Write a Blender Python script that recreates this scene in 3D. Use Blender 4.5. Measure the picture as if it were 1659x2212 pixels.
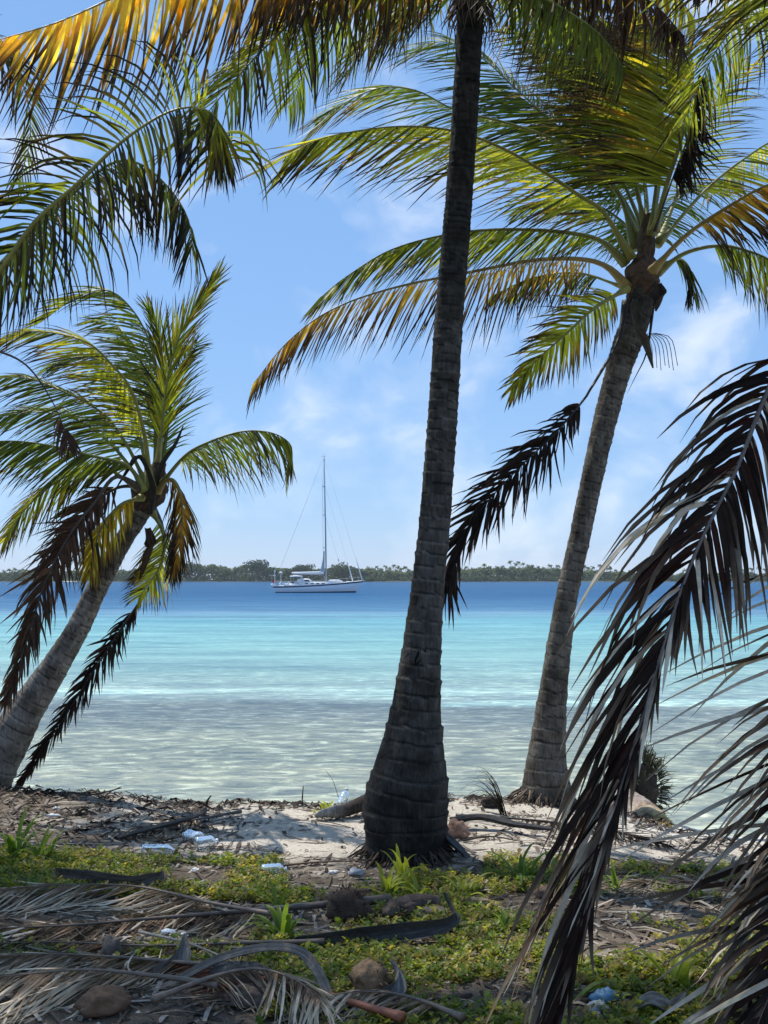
import bpy, math, random
import numpy as np
from mathutils import Vector, noise

for o in list(bpy.data.objects): bpy.data.objects.remove(o)
scene = bpy.context.scene
col = scene.collection
V = Vector
random.seed(7)
R = math.radians

# ------------------------------------------------------------ camera
F, CX, CY, HZ = 2400.0, 829.5, 1106.0, 1251.0      # focal length, centre and horizon in units of a 1659 x 2212 picture
CAMZ = 2.2
TH = math.atan((HZ - CY) / F)
cam = bpy.data.cameras.new('camera'); camo = bpy.data.objects.new('camera', cam); col.objects.link(camo)
camo.location = (0, 0, CAMZ); camo.rotation_euler = (math.pi / 2 + TH, 0, 0)
cam.sensor_fit = 'HORIZONTAL'; cam.sensor_width = 36; cam.lens = 36 * F / 1659
cam.clip_start = 0.1; cam.clip_end = 20000
scene.camera = camo
scene.render.resolution_x = 768; scene.render.resolution_y = 1024

# ------------------------------------------------------------ sky, sun, exposure
SUN_EL, SUN_AZ = 60.0, -45.0           # azimuth clockwise from +Y
scene.view_settings.view_transform = 'Standard'; scene.view_settings.look = 'None'
scene.view_settings.exposure = 0.36; scene.view_settings.gamma = 1.0
world = bpy.data.worlds.new('World'); scene.world = world; world.use_nodes = True
wn = world.node_tree; wn.nodes.clear()
def N(nt, typ, **kw):
    n = nt.nodes.new(typ)
    for k, v in kw.items():
        if k.startswith('i_'): n.inputs[k[2:].replace('_', ' ')].default_value = v
        else: setattr(n, k, v)
    return n
def L(nt, a, b): nt.links.new(a, b)
def math_n(nt, op, a, b=None, clamp=False):
    n = nt.nodes.new('ShaderNodeMath'); n.operation = op; n.use_clamp = clamp
    for i, v in enumerate((a, b)):
        if v is None: continue
        if isinstance(v, (int, float)): n.inputs[i].default_value = v
        else: nt.links.new(v, n.inputs[i])
    return n.outputs[0]
def mix_c(nt, f, a, b, blend='MIX'):
    n = nt.nodes.new('ShaderNodeMix'); n.data_type = 'RGBA'; n.blend_type = blend
    for s, v in ((n.inputs[0], f), (n.inputs[6], a), (n.inputs[7], b)):
        if isinstance(v, (int, float)): s.default_value = v
        elif isinstance(v, tuple): s.default_value = v if len(v) == 4 else (*v, 1)
        else: nt.links.new(v, s)
    return n.outputs[2]
def ramp(nt, fac, stops, interp='LINEAR'):
    n = nt.nodes.new('ShaderNodeValToRGB'); n.color_ramp.interpolation = interp
    e = n.color_ramp.elements
    while len(e) < len(stops): e.new(0.5)
    for el, (p, c) in zip(e, stops):
        el.position = p; el.color = c if len(c) == 4 else (*c, 1)
    nt.links.new(fac, n.inputs[0]); return n.outputs[0]

sky = N(wn, 'ShaderNodeTexSky', sky_type='NISHITA', sun_disc=False)
sky.sun_elevation = R(SUN_EL); sky.sun_rotation = R(SUN_AZ)
sky.altitude = 0; sky.air_density = 1.0; sky.dust_density = 0.0; sky.ozone_density = 1.0
tc = N(wn, 'ShaderNodeTexCoord')
sep = N(wn, 'ShaderNodeSeparateXYZ'); L(wn, tc.outputs['Generated'], sep.inputs[0])
mp = N(wn, 'ShaderNodeMapping'); mp.inputs['Location'].default_value = (1.4, 7.7, 3.1); mp.inputs['Scale'].default_value = (1.0, 1.0, 1.35)
L(wn, tc.outputs['Generated'], mp.inputs[0])
n1 = N(wn, 'ShaderNodeTexNoise', i_Scale=8.0, i_Detail=9.0, i_Roughness=0.52, i_Distortion=0.35); L(wn, mp.outputs[0], n1.inputs['Vector'])
n2 = N(wn, 'ShaderNodeTexNoise', i_Scale=2.6, i_Detail=2.0); L(wn, mp.outputs[0], n2.inputs['Vector'])
cl = math_n(wn, 'ADD', n1.outputs[0], math_n(wn, 'MULTIPLY', math_n(wn, 'SUBTRACT', n2.outputs[0], 0.5), 0.45))
clm = ramp(wn, cl, [(0.51, (0, 0, 0)), (0.58, (0.12,) * 3), (0.66, (0.40,) * 3), (0.78, (0.72,) * 3)])
tint = mix_c(wn, 0.66, sky.outputs[0], (1.95, 3.9, 7.5))
skc = mix_c(wn, clm, tint, (8.6, 8.9, 9.3))
bg = N(wn, 'ShaderNodeBackground'); bg.inputs['Strength'].default_value = 0.102
L(wn, skc, bg.inputs[0])
wo = N(wn, 'ShaderNodeOutputWorld'); L(wn, bg.outputs[0], wo.inputs[0])

sun = bpy.data.lights.new('sun', 'SUN'); sun.energy = 4.0; sun.angle = R(0.53); sun.color = (1, 0.96, 0.88)
suno = bpy.data.objects.new('sun', sun); col.objects.link(suno)
sd = V((math.sin(R(SUN_AZ)) * math.cos(R(SUN_EL)), math.cos(R(SUN_AZ)) * math.cos(R(SUN_EL)), math.sin(R(SUN_EL))))
suno.rotation_euler = sd.to_track_quat('Z', 'Y').to_euler(); suno.location = (-6, 4, 14)

# ------------------------------------------------------------ placing helpers
FW, UP = V((0, math.cos(TH), math.sin(TH))), V((0, -math.sin(TH), math.cos(TH)))
CAM = V((0, 0, CAMZ))
def ray(x, y): return FW + V((1, 0, 0)) * ((x - CX) / F) + UP * ((CY - y) / F)
def P(x, y, Y):
    d = ray(x, y); return CAM + d * (Y / d.y)
def sstep(a, b, x):
    t = min(1, max(0, (x - a) / (b - a))); return t * t * (3 - 2 * t)
def lip(x): return 8.75 - 1.15 * sstep(1.45, 2.5, x) + 0.10 * math.sin(x * 2.3) + 0.06 * math.sin(x * 6.1 + 1)
def gh(x, y, fine=True):
    l = lip(x)
    top = 0.47 + 0.10 * sstep(7.5, 3.5, y) + 0.09 * sstep(-1.2, -3.2, x) - 0.05 * sstep(1.2, 2.6, x)
    top += 0.035 * noise.noise((x * 0.9, y * 0.9, 3))
    if fine: top += 0.018 * noise.noise((x * 3.1, y * 3.1, 7)) + 0.008 * noise.noise((x * 9, y * 9, 1))
    end = l + 0.75 + 2.2 * sstep(1.5, 2.4, x)
    w = sstep(l, end, y)
    z = top * (1 - w) - 0.22 * w
    z -= 2.5 * sstep(11, 40, y)
    return z
def G(x, y):
    """point of the ground seen at picture position x, y"""
    d = ray(x, y); lo = 2.0
    t = 2.0
    while t < 14:
        p = CAM + d * t
        if p.z < gh(p.x, p.y): break
        t += 0.02
    return V((p.x, p.y, gh(p.x, p.y)))

# ------------------------------------------------------------ object helpers
def tag(o, label=None, cat=None, group=None, kind=None):
    for k, v in (('label', label), ('category', cat), ('group', group), ('kind', kind)):
        if v: o[k] = v
    return o
def empty(name, loc, label, cat, group=None):
    o = bpy.data.objects.new(name, None); col.objects.link(o); o.location = loc; o.empty_display_size = 0.1
    return tag(o, label, cat, group)
class MB:
    def __init__(s): s.v, s.f, s.c = [], [], []
    def add(s, verts, faces, cols):
        b = len(s.v); s.v += verts; s.f += [tuple(b + i for i in q) for q in faces]
        s.c += cols if isinstance(cols, list) else [cols] * len(verts)
    def box(s, a, b, c, bev=0):
        x0, y0, z0 = a; x1, y1, z1 = b
        s.add([V(p) for p in ((x0, y0, z0), (x1, y0, z0), (x1, y1, z0), (x0, y1, z0), (x0, y0, z1), (x1, y0, z1), (x1, y1, z1), (x0, y1, z1))],
              [(0, 3, 2, 1), (4, 5, 6, 7), (0, 1, 5, 4), (1, 2, 6, 5), (2, 3, 7, 6), (3, 0, 4, 7)], c)
    def tube(s, pts, rad, c, sides=8, cap=True, flat=1.0, ref=V((0, 0, 1)), jit=0):
        n = len(pts); vs, cs, fs = [], [], []
        for i, p in enumerate(pts):
            T = (pts[min(i + 1, n - 1)] - pts[max(i - 1, 0)]).normalized()
            a = T.cross(ref)
            if a.length < 1e-3: a = T.cross(V((1, 0, 0)))
            a.normalize(); b = a.cross(T)
            r = rad[i] if isinstance(rad, (list, tuple)) else rad
            cc = c[i] if isinstance(c, list) else c
            for k in range(sides):
                t = 2 * math.pi * k / sides
                rr = r * (1 + (random.uniform(-jit, jit) if jit else 0))
                vs.append(p + a * (math.cos(t) * rr) + b * (math.sin(t) * rr * flat)); cs.append(cc)
        for i in range(n - 1):
            for k in range(sides):
                k2 = (k + 1) % sides
                fs.append((i * sides + k, i * sides + k2, (i + 1) * sides + k2, (i + 1) * sides + k))
        if cap: fs += [tuple(range(sides))[::-1], tuple(range((n - 1) * sides, n * sides))]
        s.add(vs, fs, cs)
    def build(s, name, mat, parent=None, origin=None, smooth=True):
        me = bpy.data.meshes.new(name)
        og = origin if origin is not None else (parent_origin(parent) if parent else V((0, 0, 0)))
        me.from_pydata([tuple(p - og) for p in s.v], [], s.f)
        at = me.color_attributes.new('Col', 'FLOAT_COLOR', 'POINT')
        at.data.foreach_set('color', np.array([(*c[:3], 1.0) for c in s.c], dtype=np.float32).ravel())
        if smooth: me.polygons.foreach_set('use_smooth', [True] * len(me.polygons))
        me.materials.append(mat)
        o = bpy.data.objects.new(name, me); col.objects.link(o)
        if parent: o.parent = parent
        else: o.location = og
        return o
def parent_origin(p):
    while p.parent: p = p.parent
    return V(p.location)
def spline(pts, n):
    pts = [V(p) for p in pts]
    q = [pts[0] * 2 - pts[1]] + pts + [pts[-1] * 2 - pts[-2]]
    den = []
    for i in range(1, len(q) - 2):
        a, b, c, d = q[i - 1:i + 3]
        for k in range(16):
            t = k / 16
            den.append(0.5 * (2 * b + (c - a) * t + (2 * a - 5 * b + 4 * c - d) * t * t + (3 * b - a - 3 * c + d) * t ** 3))
    den.append(pts[-1])
    ln = [0]
    for i in range(1, len(den)): ln.append(ln[-1] + (den[i] - den[i - 1]).length)
    out, j = [], 0
    for k in range(n):
        s = ln[-1] * k / (n - 1)
        while j < len(ln) - 2 and ln[j + 1] < s: j += 1
        t = (s - ln[j]) / max(1e-9, ln[j + 1] - ln[j])
        out.append(den[j].lerp(den[j + 1], min(1, max(0, t))))
    return out, ln[-1]
def lerp3(a, b, t): return tuple(a[i] + (b[i] - a[i]) * t for i in range(3))
def mul3(a, k): return tuple(x * k for x in a)

# ------------------------------------------------------------ materials
def mat(name):
    m = bpy.data.materials.new(name); m.use_nodes = True
    nt = m.node_tree; nt.nodes.clear()
    out = nt.nodes.new('ShaderNodeOutputMaterial'); return m, nt, out
def pos(nt): return N(nt, 'ShaderNodeNewGeometry').outputs['Position']
def noise_n(nt, vec, scale, detail=4.0, rough=0.55, sc=None, dist=0.0):
    if sc:
        m = N(nt, 'ShaderNodeMapping'); m.inputs['Scale'].default_value = sc; L(nt, vec, m.inputs[0]); vec = m.outputs[0]
    n = N(nt, 'ShaderNodeTexNoise', i_Scale=scale, i_Detail=detail, i_Roughness=rough, i_Distortion=dist); L(nt, vec, n.inputs['Vector']); return n.outputs[0]
def bump_n(nt, h, strength, dist, normal=None):
    b = N(nt, 'ShaderNodeBump'); b.inputs['Strength'].default_value = strength; b.inputs['Distance'].default_value = dist
    L(nt, h, b.inputs['Height'])
    if normal: L(nt, normal, b.inputs['Normal'])
    return b.outputs[0]
def col_mat(name, rough=0.6, trans=0.0, spec=0.4, nscale=40, namt=0.35, bump=0.0, bscale=60, stretch=None, tr_gain=1.6):
    """uses the mesh's own colour, mottled by noise; trans adds light through the blade"""
    m, nt, out = mat(name)
    a = N(nt, 'ShaderNodeAttribute', attribute_name='Col')
    p = N(nt, 'ShaderNodeTexCoord').outputs['Object']
    nz = noise_n(nt, p, nscale, 3.0, 0.6, stretch)
    k = math_n(nt, 'ADD', math_n(nt, 'MULTIPLY', nz, namt * 2), 1 - namt)
    c = mix_c(nt, 1.0, a.outputs[0], k, 'MULTIPLY')
    b = N(nt, 'ShaderNodeBsdfPrincipled'); L(nt, c, b.inputs['Base Color'])
    b.inputs['Roughness'].default_value = rough; b.inputs['Specular IOR Level'].default_value = spec
    if bump:
        bn = bump_n(nt, noise_n(nt, p, bscale, 4.0, 0.6, stretch), bump, 0.01); L(nt, bn, b.inputs['Normal'])
    if trans:
        t = N(nt, 'ShaderNodeBsdfTranslucent')
        L(nt, mix_c(nt, 1.0, c, (tr_gain, tr_gain, tr_gain * 0.7), 'MULTIPLY'), t.inputs[0])
        mx = N(nt, 'ShaderNodeMixShader'); mx.inputs[0].default_value = trans
        L(nt, b.outputs[0], mx.inputs[1]); L(nt, t.outputs[0], mx.inputs[2]); L(nt, mx.outputs[0], out.inputs[0])
    else: L(nt, b.outputs[0], out.inputs[0])
    return m
M_LEAF = col_mat('palm_leaflet', 0.45, 0.52, 0.35, 30, 0.3, tr_gain=2.3)
M_DEAD = col_mat('dry_leaflet', 0.70, 0.14, 0.12, 25, 0.5)
M_STALK = col_mat('palm_stalk', 0.5, 0.0, 0.4, 30, 0.3, 0.3, 50)
M_FIBRE = col_mat('palm_fibre', 0.9, 0.0, 0.2, 45, 0.6, 1.0, 60)
M_WOOD = col_mat('dry_husk', 0.8, 0.0, 0.25, 30, 0.5, 0.8, 50, (1, 1, 1))
M_PLANT = col_mat('green_leaf', 0.45, 0.45, 0.35, 20, 0.25, tr_gain=2.0)
M_BARK = None
def bark():
    m, nt, out = mat('palm_bark')
    a = N(nt, 'ShaderNodeAttribute', attribute_name='Col')
    p = N(nt, 'ShaderNodeTexCoord').outputs['Object']
    vert = noise_n(nt, p, 58, 4.0, 0.7, (1, 1, 0.16))
    fine = noise_n(nt, p, 70, 3.0, 0.6, (1, 1, 0.5))
    blot = noise_n(nt, p, 5.5, 5.0, 0.65)
    lich = noise_n(nt, p, 24, 4.0, 0.7, (1, 1, 0.6))
    k = ramp(nt, vert, [(0.30, (0.45,) * 3), (0.46, (0.90,) * 3), (0.7, (1.2,) * 3)])
    c = mix_c(nt, 1.0, a.outputs[0], k, 'MULTIPLY')
    c = mix_c(nt, ramp(nt, blot, [(0.44, (0,) * 3), (0.60, (0.8,) * 3)]), c, mix_c(nt, 1.0, c, (0.38, 0.34, 0.30), 'MULTIPLY'))
    c = mix_c(nt, ramp(nt, lich, [(0.60, (0,) * 3), (0.70, (0.5,) * 3)]), c, mix_c(nt, 1.0, c, (2.1, 2.1, 2.0), 'MULTIPLY'))
    b = N(nt, 'ShaderNodeBsdfPrincipled'); b.inputs['Roughness'].default_value = 0.9; b.inputs['Specular IOR Level'].default_value = 0.2
    L(nt, c, b.inputs['Base Color'])
    bn = bump_n(nt, vert, 0.9, 0.02); bn = bump_n(nt, fine, 0.5, 0.008, bn)
    L(nt, bn, b.inputs['Normal']); L(nt, b.outputs[0], out.inputs[0]); return m
M_BARK = bark()

# ------------------------------------------------------------ ground, sea
def ground_mat():
    m, nt, out = mat('sand_and_litter')
    p = pos(nt); s = N(nt, 'ShaderNodeSeparateXYZ'); L(nt, p, s.inputs[0])
    big = noise_n(nt, p, 1.1, 4.0, 0.6); mid = noise_n(nt, p, 5.0, 5.0, 0.65); fin = noise_n(nt, p, 38, 4.0, 0.7); gr = noise_n(nt, p, 160, 2.0, 0.6)
    sand = mix_c(nt, mid, (0.40, 0.34, 0.27), (0.66, 0.60, 0.51))
    sand = mix_c(nt, ramp(nt, fin, [(0.56, (0,) * 3), (0.66, (0.75,) * 3)]), sand, (0.13, 0.095, 0.07))
    soil = mix_c(nt, fin, (0.05, 0.038, 0.026), (0.22, 0.17, 0.125))
    soil = mix_c(nt, ramp(nt, gr, [(0.6, (0,) * 3), (0.7, (0.6,) * 3)]), soil, (0.42, 0.37, 0.31))
    near = N(nt, 'ShaderNodeMapRange'); L(nt, s.outputs[1], near.inputs[0])
    near.inputs[1].default_value = 7.6; near.inputs[2].default_value = 6.3; near.inputs[3].default_value = -0.24; near.inputs[4].default_value = 0.26
    left = N(nt, 'ShaderNodeMapRange'); L(nt, s.outputs[0], left.inputs[0])
    left.inputs[1].default_value = -1.3; left.inputs[2].default_value = -2.3; left.inputs[3].default_value = 0.0; left.inputs[4].default_value = 0.3  # extra soil mix darkens the left bank, standing in for its shade
    f = math_n(nt, 'ADD', math_n(nt, 'ADD', near.outputs[0], left.outputs[0]), math_n(nt, 'ADD', math_n(nt, 'MULTIPLY', big, 0.6), math_n(nt, 'MULTIPLY', mid, 0.5)))
    f = ramp(nt, f, [(0.46, (0,) * 3), (0.66, (1,) * 3)])
    c = mix_c(nt, f, sand, soil)
    shore = N(nt, 'ShaderNodeMapRange'); 
    shore.inputs[1].default_value = 1.5; shore.inputs[2].default_value = 2.1; L(nt, s.outputs[0], shore.inputs[0])
    sh2 = N(nt, 'ShaderNodeMapRange'); L(nt, s.outputs[1], sh2.inputs[0]); sh2.inputs[1].default_value = 7.5; sh2.inputs[2].default_value = 7.9
    c = mix_c(nt, math_n(nt, 'MULTIPLY', shore.outputs[0], sh2.outputs[0]), c, mix_c(nt, mid, (0.60, 0.56, 0.50), (0.78, 0.74, 0.67)))
    b = N(nt, 'ShaderNodeBsdfPrincipled'); b.inputs['Roughness'].default_value = 0.95; b.inputs['Specular IOR Level'].default_value = 0.15
    L(nt, c, b.inputs['Base Color'])
    h = math_n(nt, 'ADD', math_n(nt, 'MULTIPLY', mid, 0.8), math_n(nt, 'MULTIPLY', fin, 0.35))
    L(nt, bump_n(nt, gr, 0.4, 0.006, bump_n(nt, h, 0.8, 0.05)), b.inputs['Normal']); L(nt, b.outputs[0], out.inputs[0]); return m
def grid_obj(name, xs, ys, hfun, m):
    nx, ny = len(xs), len(ys)
    vs = [(x, y, hfun(x, y)) for y in ys for x in xs]
    fs = [(j * nx + i, j * nx + i + 1, (j + 1) * nx + i + 1, (j + 1) * nx + i) for j in range(ny - 1) for i in range(nx - 1)]
    me = bpy.data.meshes.new(name); me.from_pydata(vs, [], fs)
    me.polygons.foreach_set('use_smooth', [True] * len(me.polygons)); me.materials.append(m)
    o = bpy.data.objects.new(name, me); col.objects.link(o); o['kind'] = 'structure'; return o
def steps(*segs):
    out = []
    for a, b, d in segs: out += list(np.arange(a, b - 1e-6, d))
    out.append(segs[-1][1]); return [float(x) for x in out]
grid_obj('ground', steps((-60, -10, 5), (-10, -3.6, 0.4), (-3.6, 3.6, 0.045), (3.6, 10, 0.4), (10, 60, 5)),
         steps((-30, -2, 4), (-2, 3, 0.5), (3, 9.6, 0.045), (9.6, 12, 0.12), (12, 42, 3)), gh, ground_mat())

def sea_mat():
    m, nt, out = mat('lagoon_water')
    p = pos(nt); s = N(nt, 'ShaderNodeSeparateXYZ'); L(nt, p, s.inputs[0])
    y = math_n(nt, 'MAXIMUM', s.outputs[1], 1.0)
    wob = math_n(nt, 'SUBTRACT', noise_n(nt, p, 0.06, 3.0, 0.5, (0.6, 1, 1)), 0.5)
    wob2 = math_n(nt, 'SUBTRACT', noise_n(nt, p, 0.5, 4.0, 0.6, (0.35, 1, 1)), 0.5)
    ly = math_n(nt, 'LOGARITHM', y, math.e)
    ly = math_n(nt, 'ADD', ly, math_n(nt, 'ADD', math_n(nt, 'MULTIPLY', wob, 0.30), math_n(nt, 'MULTIPLY', wob2, 0.20)))
    a, b_ = math.log(9.0), math.log(1000.0)
    fac = math_n(nt, 'DIVIDE', math_n(nt, 'SUBTRACT', ly, a), b_ - a)
    def s_(Y, c): return ((math.log(Y) - a) / (b_ - a), c)
    body = ramp(nt, fac, [s_(9.6, (0.31, 0.35, 0.31)), s_(11.5, (0.265, 0.305, 0.275)), s_(15.5, (0.235, 0.28, 0.255)), s_(17.2, (0.20, 0.245, 0.245)),
                          s_(19.6, (0.175, 0.225, 0.235)), s_(20.6, (0.22, 0.31, 0.325)), s_(25, (0.225, 0.35, 0.35)), s_(36, (0.20, 0.385, 0.39)),
                          s_(60, (0.14, 0.33, 0.385)), s_(72, (0.13, 0.26, 0.36)), s_(84, (0.06, 0.165, 0.285)), s_(150, (0.018, 0.095, 0.215)), s_(900, (0.012, 0.08, 0.185))])
    # pale sand tongues and darker weed patches on the shallow bed
    patch = noise_n(nt, p, 0.42, 4.0, 0.55, (0.30, 1, 1), 0.3)
    band = N(nt, 'ShaderNodeMapRange', interpolation_type='SMOOTHSTEP'); L(nt, y, band.inputs[0])
    band.inputs[1].default_value = 19.0; band.inputs[2].default_value = 19.8
    band2 = N(nt, 'ShaderNodeMapRange', interpolation_type='SMOOTHSTEP'); L(nt, y, band2.inputs[0])
    band2.inputs[1].default_value = 23.5; band2.inputs[2].default_value = 21.5
    bb = math_n(nt, 'MULTIPLY', band.outputs[0], band2.outputs[0])
    body = mix_c(nt, math_n(nt, 'MULTIPLY', bb, ramp(nt, patch, [(0.47, (0,) * 3), (0.56, (0.85,) * 3)])), body, (0.38, 0.55, 0.52))
    weed = noise_n(nt, p, 0.8, 5.0, 0.6, (0.4, 1, 1))
    body = mix_c(nt, ramp(nt, weed, [(0.50, (0,) * 3), (0.66, (0.55,) * 3)]), body, mix_c(nt, 1.0, body, (0.62, 0.70, 0.80), 'MULTIPLY'))
    # bed mottling with rippled caustic light painted into the colour, close to the beach
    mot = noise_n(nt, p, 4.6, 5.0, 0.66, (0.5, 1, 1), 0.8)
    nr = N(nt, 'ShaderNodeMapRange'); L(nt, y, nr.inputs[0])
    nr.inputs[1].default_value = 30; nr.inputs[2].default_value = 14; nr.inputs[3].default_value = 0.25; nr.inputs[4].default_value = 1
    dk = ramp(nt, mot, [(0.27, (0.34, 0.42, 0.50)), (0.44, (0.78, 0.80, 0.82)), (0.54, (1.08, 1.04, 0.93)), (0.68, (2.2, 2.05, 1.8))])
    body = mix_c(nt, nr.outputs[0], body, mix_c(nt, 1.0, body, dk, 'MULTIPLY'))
    stk = noise_n(nt, p, 0.30, 9.0, 0.72, (0.22, 1, 1), 0.2)
    body = mix_c(nt, 1.0, body, ramp(nt, stk, [(0.30, (0.66, 0.72, 0.80)), (0.50, (1.0,) * 3), (0.70, (1.38, 1.28, 1.20))]), 'MULTIPLY')
    d = N(nt, 'ShaderNodeBsdfDiffuse'); L(nt, body, d.inputs[0])
    g = N(nt, 'ShaderNodeBsdfGlossy'); g.inputs['Roughness'].default_value = 0.14
    w1 = noise_n(nt, p, 2.6, 5.0, 0.62, (0.55, 1, 1), 0.5); w2 = noise_n(nt, p, 0.35, 3.0, 0.55, (0.4, 1, 1)); w3 = noise_n(nt, p, 11, 3.0, 0.6, (0.7, 1, 1))
    bn = bump_n(nt, w2, 0.7, 0.6); bn = bump_n(nt, w1, 1.0, 0.22, bn); bn = bump_n(nt, w3, 0.6, 0.03, bn)
    L(nt, bn, g.inputs['Normal'])
    fr = N(nt, 'ShaderNodeFresnel', i_IOR=1.33); L(nt, bn, fr.inputs['Normal'])
    mx = N(nt, 'ShaderNodeMixShader'); L(nt, math_n(nt, 'MULTIPLY', fr.outputs[0], 0.42), mx.inputs[0])
    L(nt, d.outputs[0], mx.inputs[1]); L(nt, g.outputs[0], mx.inputs[2]); L(nt, mx.outputs[0], out.inputs[0]); return m
grid_obj('sea', steps((-6000, -400, 800), (-400, 400, 100), (400, 6000, 800)), steps((8.8, 30, 3), (30, 200, 34), (200, 9000, 800)), lambda x, y: 0.0, sea_mat())

# ------------------------------------------------------------ palms
GREEN = dict(alt=(0.12, dict(base=(0.03, 0.04, 0.012), tip=(0.05, 0.035, 0.015), end=(0.015, 0.010, 0.008), t0=0.4)), base=(0.165, 0.195, 0.020), tip=(0.19, 0.13, 0.03), end=(0.02, 0.013, 0.010), t0=0.66, m=M_LEAF, rach=(0.20, 0.195, 0.045))
DEEP = dict(base=(0.095, 0.125, 0.016), tip=(0.11, 0.09, 0.025), end=(0.02, 0.013, 0.010), t0=0.70, m=M_LEAF, rach=(0.22, 0.24, 0.06))
LIME = dict(alt=(0.10, dict(base=(0.05, 0.06, 0.015), tip=(0.08, 0.05, 0.02), end=(0.015, 0.010, 0.008), t0=0.4)), base=(0.30, 0.30, 0.024), tip=(0.42, 0.24, 0.02), end=(0.022, 0.013, 0.010), t0=0.58, m=M_LEAF, rach=(0.26, 0.235, 0.05))
YELL = dict(base=(0.66, 0.44, 0.04), tip=(0.42, 0.20, 0.02), end=(0.022, 0.014, 0.01), t0=0.36, m=M_LEAF, rach=(0.45, 0.30, 0.07))
YBLK = dict(base=(0.36, 0.22, 0.03), tip=(0.16, 0.08, 0.02), end=(0.018, 0.012, 0.010), t0=0.34, m=M_LEAF, rach=(0.28, 0.20, 0.06))
DARK = dict(alt=(0.36, GREEN), base=(0.045, 0.050, 0.016), tip=(0.04, 0.03, 0.015), end=(0.015, 0.011, 0.009), t0=0.35, m=M_LEAF, rach=(0.30, 0.29, 0.08))
BROWN = dict(base=(0.075, 0.042, 0.026), tip=(0.06, 0.035, 0.022), end=(0.10, 0.07, 0.05), t0=0.6, m=M_DEAD, rach=(0.07, 0.05, 0.035))
BLACK = dict(base=(0.022, 0.016, 0.013), tip=(0.022, 0.016, 0.013), end=(0.06, 0.045, 0.035), t0=0.7, m=M_DEAD, rach=(0.03, 0.022, 0.018))
GREY = dict(base=(0.16, 0.125, 0.10), tip=(0.30, 0.26, 0.215), end=(0.42, 0.37, 0.31), t0=0.4, m=M_DEAD, rach=(0.13, 0.09, 0.065))
TAWNY = dict(base=(0.22, 0.13, 0.075), tip=(0.26, 0.17, 0.10), end=(0.30, 0.22, 0.14), t0=0.6, m=M_DEAD, rach=(0.30, 0.19, 0.11))
SEC = [(0, 0.45), (0.1, 1.0), (0.32, 0.95), (0.55, 0.8), (0.78, 0.52), (1.0, 0.05)]
def leaflet(mb, p0, d0, T, ln, w, st, droop, wind, jit, rng, ground=None):
    if 'alt' in st and rng.random() < st['alt'][0]: st = st['alt'][1]
    d = d0.normalized(); p = V(p0); wv = T - d * T.dot(d)
    if wv.length < 1e-3: wv = d.orthogonal()
    wv.normalize()
    roll = rng.gauss(0, 0.45 + jit); nv = wv.cross(d)
    wv = wv * math.cos(roll) + nv * math.sin(roll)
    hue = rng.gauss(0.95, 0.24); yel = max(0, rng.gauss(0, 0.16)); t0 = st['t0'] + rng.gauss(0, 0.12)
    curl = V((rng.gauss(0, jit), rng.gauss(0, jit), rng.gauss(0, jit)))
    vs, cs, fs = [], [], []; pt = 0
    for i, (t, wk) in enumerate(SEC):
        dt = t - pt; pt = t
        d = (d + (V((0, 0, -1)) * droop + wind + curl) * (dt * (0.6 + 1.4 * t))).normalized()
        p = p + d * (ln * dt)
        if ground is not None:
            z = gh(p.x, p.y, False) + ground
            if p.z < z: p.z = z
        wv = (wv - d * wv.dot(d)); wv.normalize()
        if jit > 0.15: wv = (wv + d.cross(wv) * rng.gauss(0, jit * 0.7)).normalized()
        nv = wv.cross(d); h = w * wk * 0.5
        vs += [p - wv * h - nv * (h * 0.35), p.copy(), p + wv * h - nv * (h * 0.35)]
        if t < t0: c = lerp3(st['base'], (st['base'][0] * 1.5 + 0.06, st['base'][1] * 1.15, st['base'][2]), yel)
        else: c = lerp3(st['tip'], st['end'], min(1, (t - t0) / max(0.05, 0.92 - t0) * 1.9))
        c = mul3(c, max(0.35, hue)); cs += [c] * 3
        if i:
            b = i * 3; fs += [(b - 3, b - 2, b + 1, b), (b - 2, b - 1, b + 2, b + 1)]
    mb.add(vs, fs, cs)
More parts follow.
